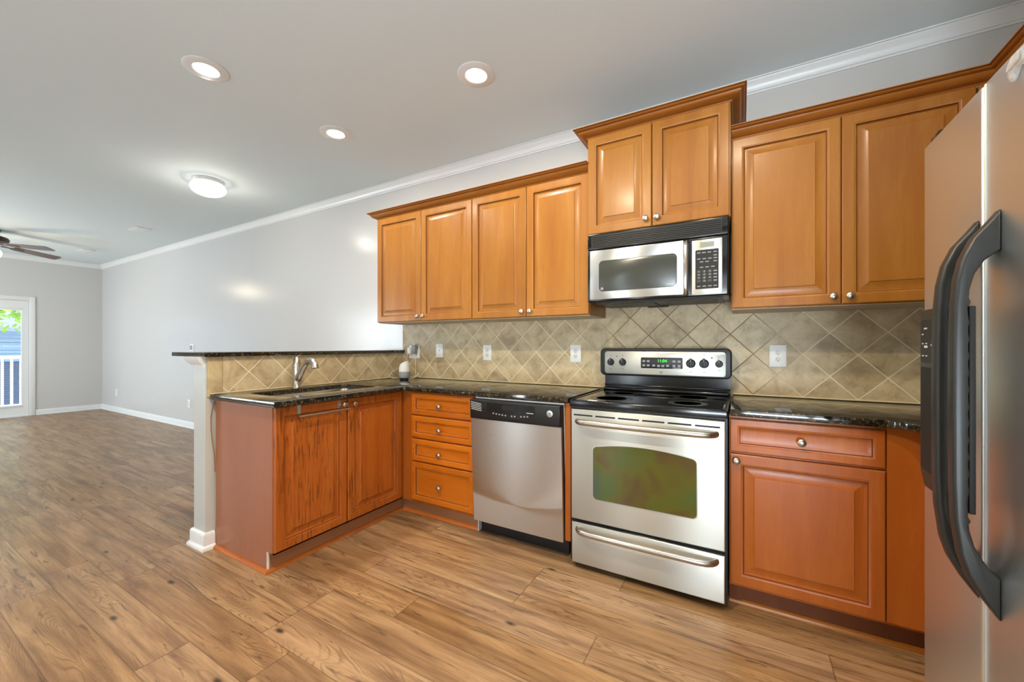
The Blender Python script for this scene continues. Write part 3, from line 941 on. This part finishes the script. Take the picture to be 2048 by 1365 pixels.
def receptacles(rt, x, z, y=2.7103):
    for dz in (0.0195, -0.0195):
        fn = FY(x, y - 0.0058, z + dz)
        rc = MB().prism([(max(-0.0145, min(0.0145, q[0])), q[1]) for q in disc(0.0172, 24)], fn, 0, 0.0016).build('receptacle', M['offwhite'], rt)
        b = MB().prism([(-0.0075, -0.001), (-0.0055, -0.001), (-0.0055, 0.008), (-0.0075, 0.008)], fn, 0.0012, 0.0019)
        b.prism([(0.0055, 0.0), (0.0072, 0.0), (0.0072, 0.007), (0.0055, 0.007)], fn, 0.0012, 0.0019)
        b.prism([(q[0], q[1] - 0.0075) for q in disc(0.0026, 10)], fn, 0.0012, 0.0019)
        b.build('slots', M['blackmat'], rc, smooth=0)


rt = plate(-2.58, 1.148, 0.125, 0.118, 'white double-gang outlet plate in the backsplash corner with two adapters plugged in')
receptacles(rt, -2.612, 1.148)
receptacles(rt, -2.552, 1.148)
rt = plate(-2.287, 1.160, 0.076, 0.118, 'small white phone jack plate on the backsplash tile')
MB().box(-2.292, -2.282, 2.7036, 2.7045, 1.157, 1.167).build('jack', M['greyplas'], rt, smooth=0)
for dz in (0.042, -0.042):
    MB().prism(disc(0.003, 10), FY(-2.287, 2.7043, 1.160 + dz), 0, 0.0012).build('screw', M['greyplas'], rt)
for x, z, lb in ((-1.787, 1.146, 'white duplex outlet on the backsplash above the dishwasher'), (-1.031, 1.146, 'white duplex outlet on the backsplash just left of the range'), (0.177, 1.145, 'white duplex outlet on the backsplash right of the range')):
    rt = plate(x, z, 0.080, 0.124, lb, 'duplex outlets along the backsplash')
    receptacles(rt, x, z)
rt = plate(-9.876, 0.347, 0.08, 0.12, 'white outlet low on the living room wall near the far corner', None, YW - 0.0002)
receptacles(rt, -9.876, 0.347, YW - 0.0002)
rt = plate(-7.026, 0.353, 0.08, 0.12, 'white outlet low on the living room wall next to the peninsula post', None, YW - 0.0002)
receptacles(rt, -7.026, 0.353, YW - 0.0002)
r = thing('light_switch', 'white switch plate on the living room wall seen just over the bar top', 'switch', (-6.93, YW, 1.13))
MB().box(-7.0, -6.88, YW - 0.008, YW - 0.0002, 1.125, 1.225, 0.002).build('cover', M['white'], r)
for xx in (-6.972, -6.926):
    MB().box(xx - 0.014, xx + 0.014, YW - 0.011, YW - 0.0075, 1.143, 1.207, 0.001).build('rocker', M['greyplas'], r)

ra = thing('power_adapter', 'white power adapter plugged into the left of the corner outlet plate', 'adapter', (-2.612, 2.69, 1.13))
MB().box(-2.628, -2.592, 2.662, 2.7018, 1.130, 1.186, 0.005).build('housing', M['white'], ra)
rg = thing('power_adapter', 'grey power adapter plugged into the right of the corner outlet plate', 'adapter', (-2.555, 2.69, 1.13))
MB().prism([(-0.020, 0.0), (0.014, 0.004), (0.022, 0.075), (-0.022, 0.078)], FY(-2.552, 2.7018, 1.128), 0, 0.042, 0.004).build('housing', M['greyplas'], rg)
MB().box(-2.566, -2.548, 2.680, 2.7018, 1.2055, 1.222, 0.003).build('cap', M['offwhite'], rg)
cord = [(-2.556, 2.690, 1.128), (-2.556, 2.696, 1.09), (-2.555, 2.698, 1.0), (-2.553, 2.694, 0.94), (-2.54, 2.67, 0.925), (-2.50, 2.655, 0.945), (-2.48, 2.65, 0.960), (-2.475, 2.63, 0.940), (-2.49, 2.60, 0.921), (-2.515, 2.575, 0.920)]
MB().tube(cord, 0.0022, 8).build('cord', M['white'], rg)['label'] = 'thin white cord running down to the speaker'
cord = [(-2.625, 2.66, 1.130), (-2.64, 2.675, 1.09), (-2.68, 2.69, 1.04), (-2.695, 2.62, 1.00), (-2.695, 2.55, 0.975), (-2.685, 2.50, 0.935), (-2.66, 2.52, 0.919), (-2.615, 2.548, 0.920)]
MB().tube(cord, 0.002, 8).build('cord', M['offwhite'], ra)['label'] = 'thin pale cord looping left of the speaker'

# ------------------------------------------------------------------ dishwasher (door left ajar)
DX0, DX1 = -1.468, -0.862
r = thing('dishwasher', 'stainless dishwasher with black control strip, its door slightly ajar', 'dishwasher', ((DX0 + DX1) / 2, 2.4, 0))
MB().box(DX0 + 0.006, DX1 - 0.004, 2.135, 2.68, 0.10, 0.862).build('tub', M['greyplas'], r, smooth=0)
MB().box(DX0 + 0.004, DX1 + 0.002, 2.155, 2.18, 0.004, 0.10).build('toe_plate', M['black'], r, smooth=0)
tilt = Matrix.Translation((0, 2.07, 0.105)) @ Matrix.Rotation(math.radians(2.8), 4, 'X') @ Matrix.Translation((0, -2.07, -0.105))
b = MB()
n = 14
for i in range(n + 1):       # gently bowed steel skin
    a = i / n
    x = DX0 + (DX1 - DX0) * a
    bow = 0.002 * (1 - (2 * a - 1) ** 2)
    for z in (0.105, 0.752):
        b.bm.verts.new((x, 2.07 - bow, z))
b.bm.verts.ensure_lookup_table()
vs = list(b.bm.verts)
for i in range(n):
    b.bm.faces.new((vs[2 * i], vs[2 * i + 2], vs[2 * i + 3], vs[2 * i + 1]))
ex = bmesh.ops.extrude_face_region(b.bm, geom=b.bm.faces[:])
for v in [g for g in ex['geom'] if isinstance(g, bmesh.types.BMVert)]:
    v.co.y = 2.085
dr = b.xform(tilt).build('door_panel', M['steel'], r, smooth=25)
MB().box(DX0 + 0.004, DX1 + 0.002, 2.0855, 2.112, 0.109, 0.872).xform(tilt).build('door_core', M['blackmat'], r, smooth=0)
MB().box(DX0 + 0.008, DX1 + 0.003, 2.1125, 2.122, 0.13, 0.879, 0.003).xform(tilt).build('inner_liner', M['white'], r)
cp = MB().prism([(0, 0), (DX1 - DX0, 0), (DX1 - DX0, 0.118), (0, 0.118)], FY(DX0, 2.085, 0.754), 0, 0.026, 0.008, 3).xform(tilt).build('control_strip', M['black'], r)
CF = FY(DX0, 2.085, 0.754)


def TF(fn):
    return lambda a, b_, d: tilt @ Vector(fn(a, b_, d))


sm = [(0.13 + 0.32 * k / 16, 0.052 - 0.032 * math.sin(PI * k / 16)) for k in range(17)]
MB().prism([(0.13, 0.105)] + sm + [(0.45, 0.105)], TF(CF), 0.0262, 0.0285).build('control_insert', M['blackgloss'], r)
MB().prism([(0.235 + q[0], 0.068 + q[1]) for q in rrect(0.11, 0.03, 0.012)], TF(CF), 0.0286, 0.0298).build('latch_pocket', M['blackmat'], r)
for k in range(5):
    MB().prism([(0.012, 0.060 + k * 0.0105), (0.088, 0.050 + k * 0.0105), (0.088, 0.0535 + k * 0.0105), (0.012, 0.0635 + k * 0.0105)], TF(CF), 0.0262, 0.0272).build('vent_slot', M['print'], r, smooth=0)
for k in range(12):
    if k in (5, 8):
        continue
    x = 0.170 + k * 0.021
    zc = 0.045 - 0.012 * math.sin(PI * (x - 0.13) / 0.32)
    MB().prism([(x + q[0], zc + q[1]) for q in rrect(0.011, 0.009, 0.003, 2)], TF(CF), 0.0286, 0.0296).build('button', M['greyplas'], r, smooth=0)
MB().prism([(0.545 + q[0], 0.072 + q[1]) for q in disc(0.019)], TF(CF), 0.0262, 0.029, 0.001).build('badge', M['badge'], r)
MB().prism([(0.545 + q[0], 0.072 + q[1]) for q in disc(0.010)], TF(CF), 0.0291, 0.0296).build('badge_center', M['greyplas'], r)
MB().prism([(0.40, 0.062), (0.445, 0.062), (0.445, 0.066), (0.40, 0.066)], TF(CF), 0.0286, 0.0292).build('print_line', M['print'], r, smooth=0)

# ------------------------------------------------------------------ range
r = thing('range', 'freestanding stainless electric range with black glass cooktop', 'range', (-0.435, 2.38, 0))
RX0, RX1 = -0.816, -0.054
MB().box(RX0 + 0.002, RX1 - 0.002, 2.062, 2.66, 0.035, 0.871).build('body', M['black'], r, smooth=0)
for xx in (RX0 + 0.05, RX1 - 0.05):
    for yy in (2.12, 2.62):
        MB().lathe([(0.018, 0), (0.018, 0.01), (0.01, 0.012), (0.01, 0.034)], (xx, yy, 0.0005), seg=12).build('leveling_foot', M['black'], r)
YR = 2.034
# cooktop
MB().box(RX0, RX1, 2.048, 2.664, 0.8715, 0.9075, 0.006, 3).build('cooktop_frame', M['blackgloss'], r)
ck = MB().box(RX0 + 0.022, RX1 - 0.022, 2.068, 2.615, 0.9076, 0.9096, 0.001, 1).build('cooktop_glass', M['cookglass'], r)
for cx, cy, rad in ((-0.63, 2.47, 0.085), (-0.24, 2.48, 0.105), (-0.63, 2.21, 0.115), (-0.24, 2.21, 0.09)):
    b = MB()
    for rr_ in (rad, rad * 0.72):
        b.lathe([(rr_, 0), (rr_ + 0.0035, 0.0), (rr_ + 0.0035, 0.0003), (rr_, 0.0003), (rr_, 0)], (cx, cy, 0.9097), seg=48)
    b.build('burner_ring', M['ring'], ck, recalc=True)
for xx in (RX0 + 0.010, RX1 - 0.022):
    MB().box(xx, xx + 0.012, 2.056, 2.64, 0.9073, 0.9125, 0.002).build('side_rim', M['blackgloss'], r)
# backguard
MB().box(RX0 + 0.012, RX1 - 0.004, 2.668, 2.703, 0.88, 1.02).build('riser', M['blackgloss'], r, smooth=0)
MB().box(RX0 + 0.014, RX1 - 0.006, 2.618, 2.668, 0.9077, 0.930, 0.008, 3).build('vent_trim', M['blackgloss'], r)
MB().box(RX0 + 0.012, RX1 - 0.004, 2.655, 2.668, 0.936, 0.947, 0.004).build('riser_lip', M['blackgloss'], r)
con = MB().prism(rrect(0.772, 0.178, 0.030), FY(-0.822, 2.703, 1.008), 0, 0.088, 0.008, 3).build('backguard', M['black'], r)
pf = FY(-0.790, 2.6152, 1.021)
pnl = MB().prism(rrect(0.712, 0.145, 0.018), pf, 0, 0.004, 0.0015).build('console_panel', M['steel_range'], r)
PF2 = lambda x, z: FY(x, 2.6110, z)
disp = MB().prism(rrect(0.246, 0.068, 0.006), FY(-0.556, 2.6111, 1.061), 0, 0.002, 0.001).build('display', M['black'], r)
text('clock_digits', '11:04', 0.026, FY(-0.428, 2.6091, 1.108), M['green'], disp)
for i, (ax, az) in enumerate(((0.018, 0.045), (0.045, 0.045), (0.018, 0.018), (0.045, 0.018), (0.078, 0.018), (0.107, 0.016), (0.132, 0.016), (0.160, 0.018), (0.197, 0.045), (0.226, 0.045), (0.197, 0.018), (0.226, 0.018))):
    MB().prism([(ax - 0.009 + q[0], az - 0.007 + q[1]) for q in rrect(0.018, 0.014, 0.005, 3)], FY(-0.556, 2.6091, 1.061), 0, 0.0012).build('button', M['greyplas'], disp, smooth=0)
MB().prism([(0.19, 0.0035), (0.236, 0.0035), (0.236, 0.0065), (0.19, 0.0065)], FY(-0.556, 2.6091, 1.061), 0, 0.0006).build('print_line', M['print'], disp, smooth=0)
for x, rr_ in ((-0.750, 0.0225), (-0.672, 0.0225), (-0.265, 0.0265), (-0.193, 0.0265), (-0.114, 0.020)):
    fn = FY(x, 2.6110, 1.096)
    c = fn(0, 0, 0)
    kb = MB().lathe([(rr_, 0.0), (rr_, 0.006), (rr_ * 0.86, 0.014), (rr_ * 0.78, 0.016), (0, 0.016)], c, lambda a, bb, h: (a, -h, bb), 24).build('knob', M['black'], r)
    MB().prism([(-rr_ * 0.26, -rr_ * 0.92), (rr_ * 0.26, -rr_ * 0.92), (rr_ * 0.22, rr_ * 1.0), (0, rr_ * 1.22), (-rr_ * 0.22, rr_ * 1.0)], fn, 0.005, 0.024, 0.002).build('grip', M['black'], kb)
    MB().prism([(-0.0009, rr_ * 0.35), (0.0009, rr_ * 0.35), (0.0009, rr_ * 0.95), (-0.0009, rr_ * 0.95)], fn, 0.0238, 0.0246).build('pointer', M['print'], kb, smooth=0)
    b = MB()
    for k in range(9):
        an = math.radians(-60 + k * 37.5)
        b.prism([(rr_ * 1.32 * math.cos(an) + q[0], rr_ * 1.32 * math.sin(an) + q[1]) for q in disc(0.0009, 6)], fn, 0, 0.0005)
    b.prism([(-0.008, -rr_ * 1.95), (0.008, -rr_ * 1.95), (0.008, -rr_ * 1.87), (-0.008, -rr_ * 1.87)], fn, 0, 0.0005)
    b.prism([(-0.005, rr_ * 1.88), (0.005, rr_ * 1.88), (0.005, rr_ * 1.98), (-0.005, rr_ * 1.98)], fn, 0, 0.0005)
    b.build('dial_marks', M['darkprint'], pnl, smooth=0)
for x, z, rr_, mt in ((-0.710, 1.134, 0.0034, 'blackmat'), (-0.152, 1.131, 0.0042, 'redlamp')):
    c = (x, 2.6110, z)
    MB().lathe([(rr_, 0), (rr_, 0.001), (0, 0.0022)], c, lambda a, bb, h: (a, -h, bb), 14).build('indicator_lamp', M[mt], r)
c = (-0.434, 2.6110, 1.037)
MB().lathe([(0.0085, 0), (0.0085, 0.0012), (0.0062, 0.0012), (0.0062, 0.0003), (0, 0.0003)], c, lambda a, bb, h: (a, -h, bb), 20).build('badge', M['greyplas'], r)
# oven door
OD = FY(-0.800, 2.060, 0.272)
OW, OH = 0.736, 0.590


def arch(x0, x1, z0, z1, rise, rad=0.022):
    pts = []
    for cx, cz_, a0 in ((x1 - rad, z0 + rad, -90), (x1 - rad, z1 - rad, 0)):
        for k in range(6):
            a = math.radians(a0 + 78 * k / 5 if a0 == 0 else a0 + 90 * k / 5)
            pts.append((cx + rad * math.cos(a), cz_ + rad * math.sin(a)))
    for k in range(1, 16):
        q = k / 16
        pts.append((x1 - rad + (x0 - x1 + 2 * rad) * q, z1 + rise * (1 - (2 * q - 1) ** 2)))
    for cx, cz_, a0 in ((x0 + rad, z1 - rad, 102), (x0 + rad, z0 + rad, 180)):
        for k in range(6):
            a = math.radians(a0 + (78 if a0 == 102 else 90) * k / 5)
            pts.append((cx + rad * math.cos(a), cz_ + rad * math.sin(a)))
    return pts


od = MB().prism([(0, 0), (OW, 0), (OW, OH), (0, OH)], OD, 0, 0.026, 0.005, 3).build('oven_door', M['steel_range'], r)
MB().prism(arch(0.119, 0.622, 0.122, 0.405, 0.022), OD, 0.0262, 0.0275, 0.0008).build('window_border', M['trim_glint'], od)
MB().prism(arch(0.1225, 0.6185, 0.1255, 0.4015, 0.022), OD, 0.0272, 0.0282).build('window', M['ovenglass'], od)
for k in range(6):
    x = 0.014 + k * (OW - 0.02) / 6
    MB().prism([(x + q[0], 0.556 + q[1]) for q in rrect((OW - 0.02) / 6 - 0.014, 0.008, 0.0035, 3)], OD, 0.0262, 0.0268).build('vent_slot', M['blackmat'], od, smooth=0)


def bow_handle(fn, x0, x1, z, out, rad, parent):
    pts = [(x0, 0.0), (x0 + 0.004, 0.014), (x0 + 0.016, 0.030), (x0 + 0.040, out * 0.9), (x0 + 0.075, out)]
    m = (x0 + x1) / 2
    pts += [(m - 0.12, out * 1.04), (m, out * 1.06), (m + 0.12, out * 1.04)]
    pts += [(x1 - 0.075, out), (x1 - 0.040, out * 0.9), (x1 - 0.016, 0.030), (x1 - 0.004, 0.014), (x1, 0.0)]
    return MB().tube([fn(a, z, 0.026 + d) for a, d in pts], rad, 16, 1.2).build('handle', M['nickel'], parent)


bow_handle(OD, 0.035, 0.700, 0.528, 0.048, 0.0125, od)
DRF = FY(-0.798, 2.060, 0.036)
dw = MB().prism([(0, 0), (0.733, 0), (0.733, 0.219), (0, 0.219)], DRF, 0, 0.026, 0.005, 3).build('storage_drawer', M['steel_range'], r)
bow_handle(DRF, 0.036, 0.698, 0.186, 0.048, 0.0125, dw)

# ------------------------------------------------------------------ microwave
r = thing('microwave', 'stainless and black over-the-range microwave under the tall wall cabinet', 'microwave', (-0.43, 2.5, 1.46))
MX0, MX1, MZ0, MZ1 = -0.803, -0.057, 1.462, 1.868
MB().box(MX0, MX1, 2.335, 2.7095, MZ0, MZ1 - 0.001, 0.003).build('case', M['blackgloss'], r)
MB().box(MX0 + 0.03, MX1 - 0.03, 2.37, 2.69, MZ0 - 0.006, MZ0 - 0.0005).build('bottom_plate', M['charcoal'], r, smooth=0)
for x0 in (-0.70, -0.38):
    MB().box(x0, x0 + 0.26, 2.42, 2.62, MZ0 - 0.010, MZ0 - 0.0065).build('grease_filter', M['darkprint'], r, smooth=0)
MB().box(-0.52, -0.40, 2.64, 2.68, MZ0 - 0.014, MZ0 - 0.0065).build('lamp_cover', M['blackmat'], r, smooth=0)
gr = MB().box(MX0, MX1, 2.305, 2.3345, 1.772, MZ1 - 0.001, 0.006, 3).build('vent_grille', M['blackgloss'], r)
b = MB()
GF = FY(MX0 + 0.025, 2.305, 1.780)
b.loops(GF, 0.690, 0.076, [(0, -0.001, 0), (0, 0.0025, 0), (0.003, 0.0025, 0), (0.003, 0.0002, 0)])
b.build('grille_frame', M['charcoal'], gr, smooth=0)
for k in range(7):
    z = 1.786 + k * 0.0098
    MB().box(MX0 + 0.030, MX1 - 0.033, 2.3005, 2.3046, z, z + 0.0042, 0.001, 1).build('louver', M['black'], gr)
MB().box(MX0, MX1, 2.305, 2.3345, MZ0, 1.7715, 0.008, 3).build('front_bezel', M['blackgloss'], r)
DF = FY(-0.786, 2.3048, 1.476)
mdoor = MB().prism(rrect(0.517, 0.289, 0.006), DF, 0, 0.006, 0.002).build('door', M['steel'], r)
MB().prism([(0.055 + q[0], 0.045 + q[1]) for q in rrect(0.430, 0.181, 0.024)], DF, 0.0061, 0.0071, 0.0005).build('window', M['mwglass'], mdoor)
MB().prism([(0.0745 + q[0], 0.0615 + q[1]) for q in disc(0.0085)], DF, 0.0072, 0.0080).build('badge', M['greyplas'], mdoor)
MB().prism([(0.428, 0.060), (0.470, 0.060), (0.470, 0.063), (0.428, 0.063)], DF, 0.0072, 0.0077).build('print_line', M['print'], mdoor, smooth=0)
hp = [(0.0, 1.473), (0.012, 1.482), (0.020, 1.51), (0.024, 1.56), (0.025, 1.615), (0.024, 1.67), (0.020, 1.72), (0.012, 1.748), (0.0, 1.757)]
MB().tube([(-0.2555, 2.303 - d, z) for d, z in hp], 0.0115, 16).build('handle', M['chrome'], mdoor)
MB().box(-0.2345, -0.2315, 2.3035, 2.306, 1.466, 1.768).build('door_gap', M['blackmat'], r, smooth=0)
cpn = MB().prism(rrect(0.143, 0.284, 0.004), FY(-0.229, 2.3048, 1.472), 0, 0.005, 0.0015).build('control_panel', M['steel_range'], r)
KF = FY(-0.229, 2.2998, 1.472)
MB().prism([(0.040 + q[0], 0.243 + q[1]) for q in rrect(0.066, 0.028, 0.002)], KF, 0, 0.0012).build('display', M['lcd'], cpn)
kp = MB().prism([(0.0175 + q[0], 0.027 + q[1]) for q in rrect(0.109, 0.204, 0.005)], KF, 0, 0.001).build('keypad', M['blackmat'], r)
KB = FY(-0.229, 2.2988, 1.472)
lay = [(0.216, (0.034, 0.058, 0.083, 0.111)), (0.198, (0.111,)), (0.184, (0.034, 0.060, 0.086, 0.111)), (0.168, (0.047, 0.073, 0.111)), (0.140, (0.047, 0.073, 0.100)), (0.041, (0.034, 0.060, 0.086, 0.111))]
for zc, xs in lay:
    for x in xs:
        MB().prism([(x - 0.0085 + q[0], zc - 0.0026 + q[1]) for q in rrect(0.017, 0.0052, 0.0015, 2)], KB, 0, 0.0008).build('button', M['greyplas'], kp, smooth=0)
dig = ['1', '2', '3', '4', '5', '6', '7', '8', '9', None, '0', None]
for i, d_ in enumerate(dig):
    x, zc = 0.034 + (i % 3) * 0.026, 0.118 - (i // 3) * 0.0165
    bt = MB().prism([(x - 0.009 + q[0], zc - 0.0058 + q[1]) for q in rrect(0.018, 0.0116, 0.002, 2)], KB, 0, 0.0008).build('button', M['darkprint'], kp, smooth=0)
    if d_:
        text('digit', d_, 0.012, FY(-0.229 + x, 2.2980, 1.472 + zc), M['print'], kp)
for k in range(4):
    zc = 0.118 - k * 0.0165
    MB().prism([(0.111 - 0.0085 + q[0], zc - 0.0032 + q[1]) for q in rrect(0.017, 0.0064, 0.0015, 2)], KB, 0, 0.0008).build('button', M['greyplas'], kp, smooth=0)

# ------------------------------------------------------------------ refrigerator
r = thing('refrigerator', 'large stainless side-by-side refrigerator with black bowed handles at right edge', 'refrigerator', (0.82, 1.08, 0))
FXD = 0.44
MB().box(0.512, 1.20, 0.632, 1.534, 0.02, 1.735, 0.004).build('cabinet', M['charcoal'], r)
MB().box(0.53, 0.56, 0.64, 1.52, 0.003, 0.09).build('toe_grille', M['blackmat'], r, smooth=0)


def fdoor(y0, y1, name):
    rad = 0.009
    pl = []
    for cx, cy, a0 in ((FXD + rad, y0 + rad, 180), (FXD + rad, y1 - rad, 90)):
        seq = range(0, 91, 15)
        for a in seq:
            an = math.radians(a0 + 90 - a) if a0 == 180 else math.radians(180 - a)
            pl.append((cx + rad * math.cos(an), cy + rad * math.sin(an)))
    pl += [(0.508, y1), (0.508, y0)]
    return MB().prism(pl, lambda a, b_, d: (a, b_, d), 0.10, 1.750, 0.003).build(name, M['steel_fridge'], r, smooth=40)


fz = fdoor(1.2245, 1.540, 'freezer_door')
fr = fdoor(0.630, 1.2185, 'fridge_door')
MB().prism([(FXD - 0.0003, 1.2085), (FXD - 0.0022, 1.2105), (FXD - 0.0012, 1.2155), (FXD + 0.005, 1.2195), (FXD + 0.012, 1.2205), (FXD + 0.006, 1.2095)], lambda a, b_, d: (a, b_, d), 0.102, 1.747).build('edge_highlight', M['trim_glint'], fr)['label'] = 'bright vertical highlight painted on the door edge'  # pale strip added for the reflection along the rounded door edge
outer = [(0.4405, 1.472), (0.427, 1.452), (0.403, 1.420), (0.387, 1.380), (0.379, 1.337), (0.3755, 1.288), (0.3735, 1.20), (0.373, 1.06), (0.3735, 0.921), (0.376, 0.847), (0.384, 0.778), (0.395, 0.738), (0.416, 0.697), (0.4405, 0.660)]
inner = [(0.4405, 0.745), (0.427, 0.757), (0.415, 0.777), (0.405, 0.799), (0.398, 0.830), (0.397, 0.842), (0.400, 0.848), (0.396, 0.856), (0.3955, 0.88)]
zt = 0.90
while zt < 1.26:
    inner += [(0.3965, zt), (0.3985, zt + 0.010), (0.3965, zt + 0.020)]
    zt += 0.034
inner += [(0.3955, 1.282), (0.400, 1.290), (0.397, 1.300), (0.398, 1.316), (0.405, 1.347), (0.419, 1.373), (0.4405, 1.392)]
for y0, nm, par in ((1.153, 'handle', fr), (1.236, 'handle', fz)):
    hd = MB().prism(outer + inner, lambda a, b_, d: (a, d, b_), y0, y0 + 0.032, 0.006, 3).build(nm, M['charcoal'], par, smooth=40)
    MB().box(0.398, 0.408, y0 + 0.006, y0 + 0.026, 0.862, 1.283, 0.002).build('finger_grip', M['blackmat'], hd)
DPF = FN(FXD - 0.0003, 1.530, 0.822)
dp = MB().prism([(0, 0.04), (0.03, 0.0), (0.20, 0.0), (0.232, 0.04), (0.232, 0.478), (0, 0.478)], DPF, 0, 0.010, 0.004).build('dispenser', M['charcoal'], fz)
MB().prism([(0.012 + q[0], 0.335 + q[1]) for q in rrect(0.208, 0.115, 0.006)], DPF, 0.0101, 0.0115).build('touch_panel', M['black'], dp)
MB().prism([(0.010 + q[0], 0.045 + q[1]) for q in rrect(0.212, 0.278, 0.008)], DPF, 0.0101, 0.0110).build('recess', M['blackmat'], dp)
for k, (a, b_, ww, hh) in enumerate(((0.035, 0.425, 0.02, 0.004), (0.02, 0.41, 0.012, 0.003), (0.022, 0.385, 0.01, 0.003), (0.045, 0.385, 0.01, 0.003), (0.036, 0.375, 0.022, 0.006), (0.022, 0.352, 0.012, 0.003), (0.045, 0.352, 0.012, 0.003), (0.08, 0.38, 0.02, 0.005), (0.12, 0.38, 0.02, 0.005))):
    MB().prism([(a, b_), (a + ww, b_), (a + ww, b_ + hh), (a, b_ + hh)], DPF, 0.0116, 0.0121).build('button', M['print'], dp, smooth=0)
MB().box(0.452, 0.60, 1.478, 1.536, 1.7505, 1.776, 0.005).build('hinge_cover', M['blackgloss'], r)
r = thing('child_lock', 'clear plastic safety latch stuck on the refrigerator door near its top', 'latch', (0.43, 1.07, 1.68))
LF = FN(FXD - 0.0003, 0, 0)
MB().prism([(-1.1115, 1.717), (-1.1080, 1.7005), (-1.1050, 1.6925), (-1.0985, 1.6935), (-1.0855, 1.7085), (-1.062, 1.710), (-1.062, 1.735), (-1.0855, 1.7345), (-1.098, 1.728)], LF, 0, 0.010, 0.003).build('clip', M['clear'], r)
MB().prism([(-1.105, 1.712), (-1.094, 1.7125), (-1.066, 1.714), (-1.066, 1.730), (-1.087, 1.730), (-1.099, 1.722)], LF, 0.0102, 0.014, 0.0015).build('button', M['clear'], r)

# ------------------------------------------------------------------ ceiling fixtures
GC = 'round recessed lights in the kitchen ceiling'
for i, (x, y_, pw, lb) in enumerate(((-2.578, 1.075, 17, 'round recessed ceiling light nearest the top left of the photo'),
                                  (-1.305, 1.860, 13, 'round recessed ceiling light above the dishwasher and range'),
                                  (-2.545, 1.868, 13, 'round recessed ceiling light over the sink corner'))):
    r = thing('recessed_light', lb, 'ceiling light', (x, y_, CEIL - 0.006), GC)
    MB().lathe([(0.106, 0.0), (0.106, -0.003), (0.100, -0.006), (0.064, -0.009), (0.058, -0.005), (0.058, 0.0)], (x, y_, CEIL - 0.0004), seg=48).build('trim_ring', M['trim'], r)
    MB().lathe([(0.0575, -0.0052), (0.050, -0.007), (0.0, -0.0085)], (x, y_, CEIL), seg=32).build('lens', M['led'], r)
    light('recessed_lamp_light', 'AREA', (x, y_, CEIL - 0.016), pw, WARM, shape='DISK', size=0.11)
x, y_ = -4.30, 1.812
r = thing('dome_light', 'lit white mushroom dome light fixed to the living area ceiling', 'ceiling light', (x, y_, CEIL - 0.14))
MB().lathe([(0.118, 0.0), (0.122, -0.006), (0.118, -0.012), (0.122, -0.018), (0.118, -0.024), (0.122, -0.030), (0.117, -0.038), (0.08, -0.038)], (x, y_, CEIL - 0.0004), seg=40).build('base', M['trim'], r)
MB().lathe([(0.112, -0.0385), (0.128, -0.046), (0.138, -0.062), (0.139, -0.078), (0.128, -0.102), (0.103, -0.122), (0.065, -0.136), (0.0, -0.142)], (x, y_, CEIL), seg=40).build('globe', M['globe'], r)
light('dome_lamp_light', 'POINT', (x, y_, CEIL - 0.20), 7, (1, 0.93, 0.82), shadow_soft_size=0.06)

for x, y_, lb, ln in ((-6.88, 2.117, 'white ceiling vent beside the crown moulding, nearer of the two', 0.20), (-9.18, 2.162, 'white ceiling vent nearest the far living room wall', 0.2)):
    r = thing('ceiling_vent', lb, 'vent', (x, y_, CEIL - 0.01))
    MB().box(x - 0.15, x + 0.15, y_ - 0.08, y_ + 0.08, CEIL - 0.007, CEIL - 0.0004, 0.003).build('frame', M['trim'], r)
    for k in range(5):
        MB().box(x - 0.125, x + 0.125, y_ - 0.055 + k * 0.025, y_ - 0.045 + k * 0.025, CEIL - 0.0105, CEIL - 0.0072).build('louver', M['trim'], r, smooth=0)

# ceiling fan
fx, fy, fz_ = -8.55, 1.13, CEIL
r = thing('ceiling_fan', 'dark bronze ceiling fan with a lit glass shade at the left edge', 'fan', (fx, fy, 2.3))
MB().lathe([(0.09, 0.0), (0.09, -0.02), (0.075, -0.045), (0.03, -0.055), (0.025, -0.075)], (fx, fy, fz_ - 0.0004)).build('canopy', M['bronze'], r)
MB().lathe([(0.025, 0.0), (0.10, -0.01), (0.15, -0.028), (0.165, -0.055), (0.155, -0.085), (0.11, -0.10), (0.05, -0.105)], (fx, fy, fz_ - 0.076)).build('motor', M['bronze'], r)
MB().lathe([(0.05, 0.0), (0.06, -0.02), (0.05, -0.05), (0.04, -0.06)], (fx, fy, fz_ - 0.181)).build('light_fitter', M['bronze'], r)
for k in range(5):
    a = math.radians(110 - 72 * k)
    Rz = Matrix.Translation((fx, fy, 2.535)) @ Matrix.Rotation(a, 4, 'Z')
    pit = Rz @ Matrix.Translation((0.15, 0, 0)) @ Matrix.Rotation(math.radians(4), 4, 'Y') @ Matrix.Rotation(math.radians(-12), 4, 'X')
    bl = MB().prism([(0.06, -0.045), (0.10, -0.060), (0.52, -0.072), (0.545, -0.060), (0.552, 0.0), (0.545, 0.060), (0.52, 0.072), (0.10, 0.060), (0.06, 0.045)], lambda p_, q_, d: pit @ Vector((p_, q_, d)), -0.003, 0.003).build('blade', M['blade'], r, smooth=0)
    MB().prism([(-0.05, -0.02), (0.03, -0.014), (0.07, -0.035), (0.16, -0.03), (0.18, 0.0), (0.16, 0.03), (0.07, 0.035), (0.03, 0.014), (-0.05, 0.02)], lambda p_, q_, d: pit @ Vector((p_, q_, d)), -0.009, -0.0035).build('blade_iron', M['bronze'], bl, smooth=0)
MB().lathe([(0.05, 0.0), (0.075, -0.02), (0.098, -0.06), (0.10, -0.085), (0.085, -0.125), (0.05, -0.148), (0.0, -0.155)], (fx, fy, fz_ - 0.235)).build('glass_shade', M['bulb'], r)
light('fan_lamp_light', 'POINT', (fx, fy, 2.28), 14, (1, 0.85, 0.62), shadow_soft_size=0.06)
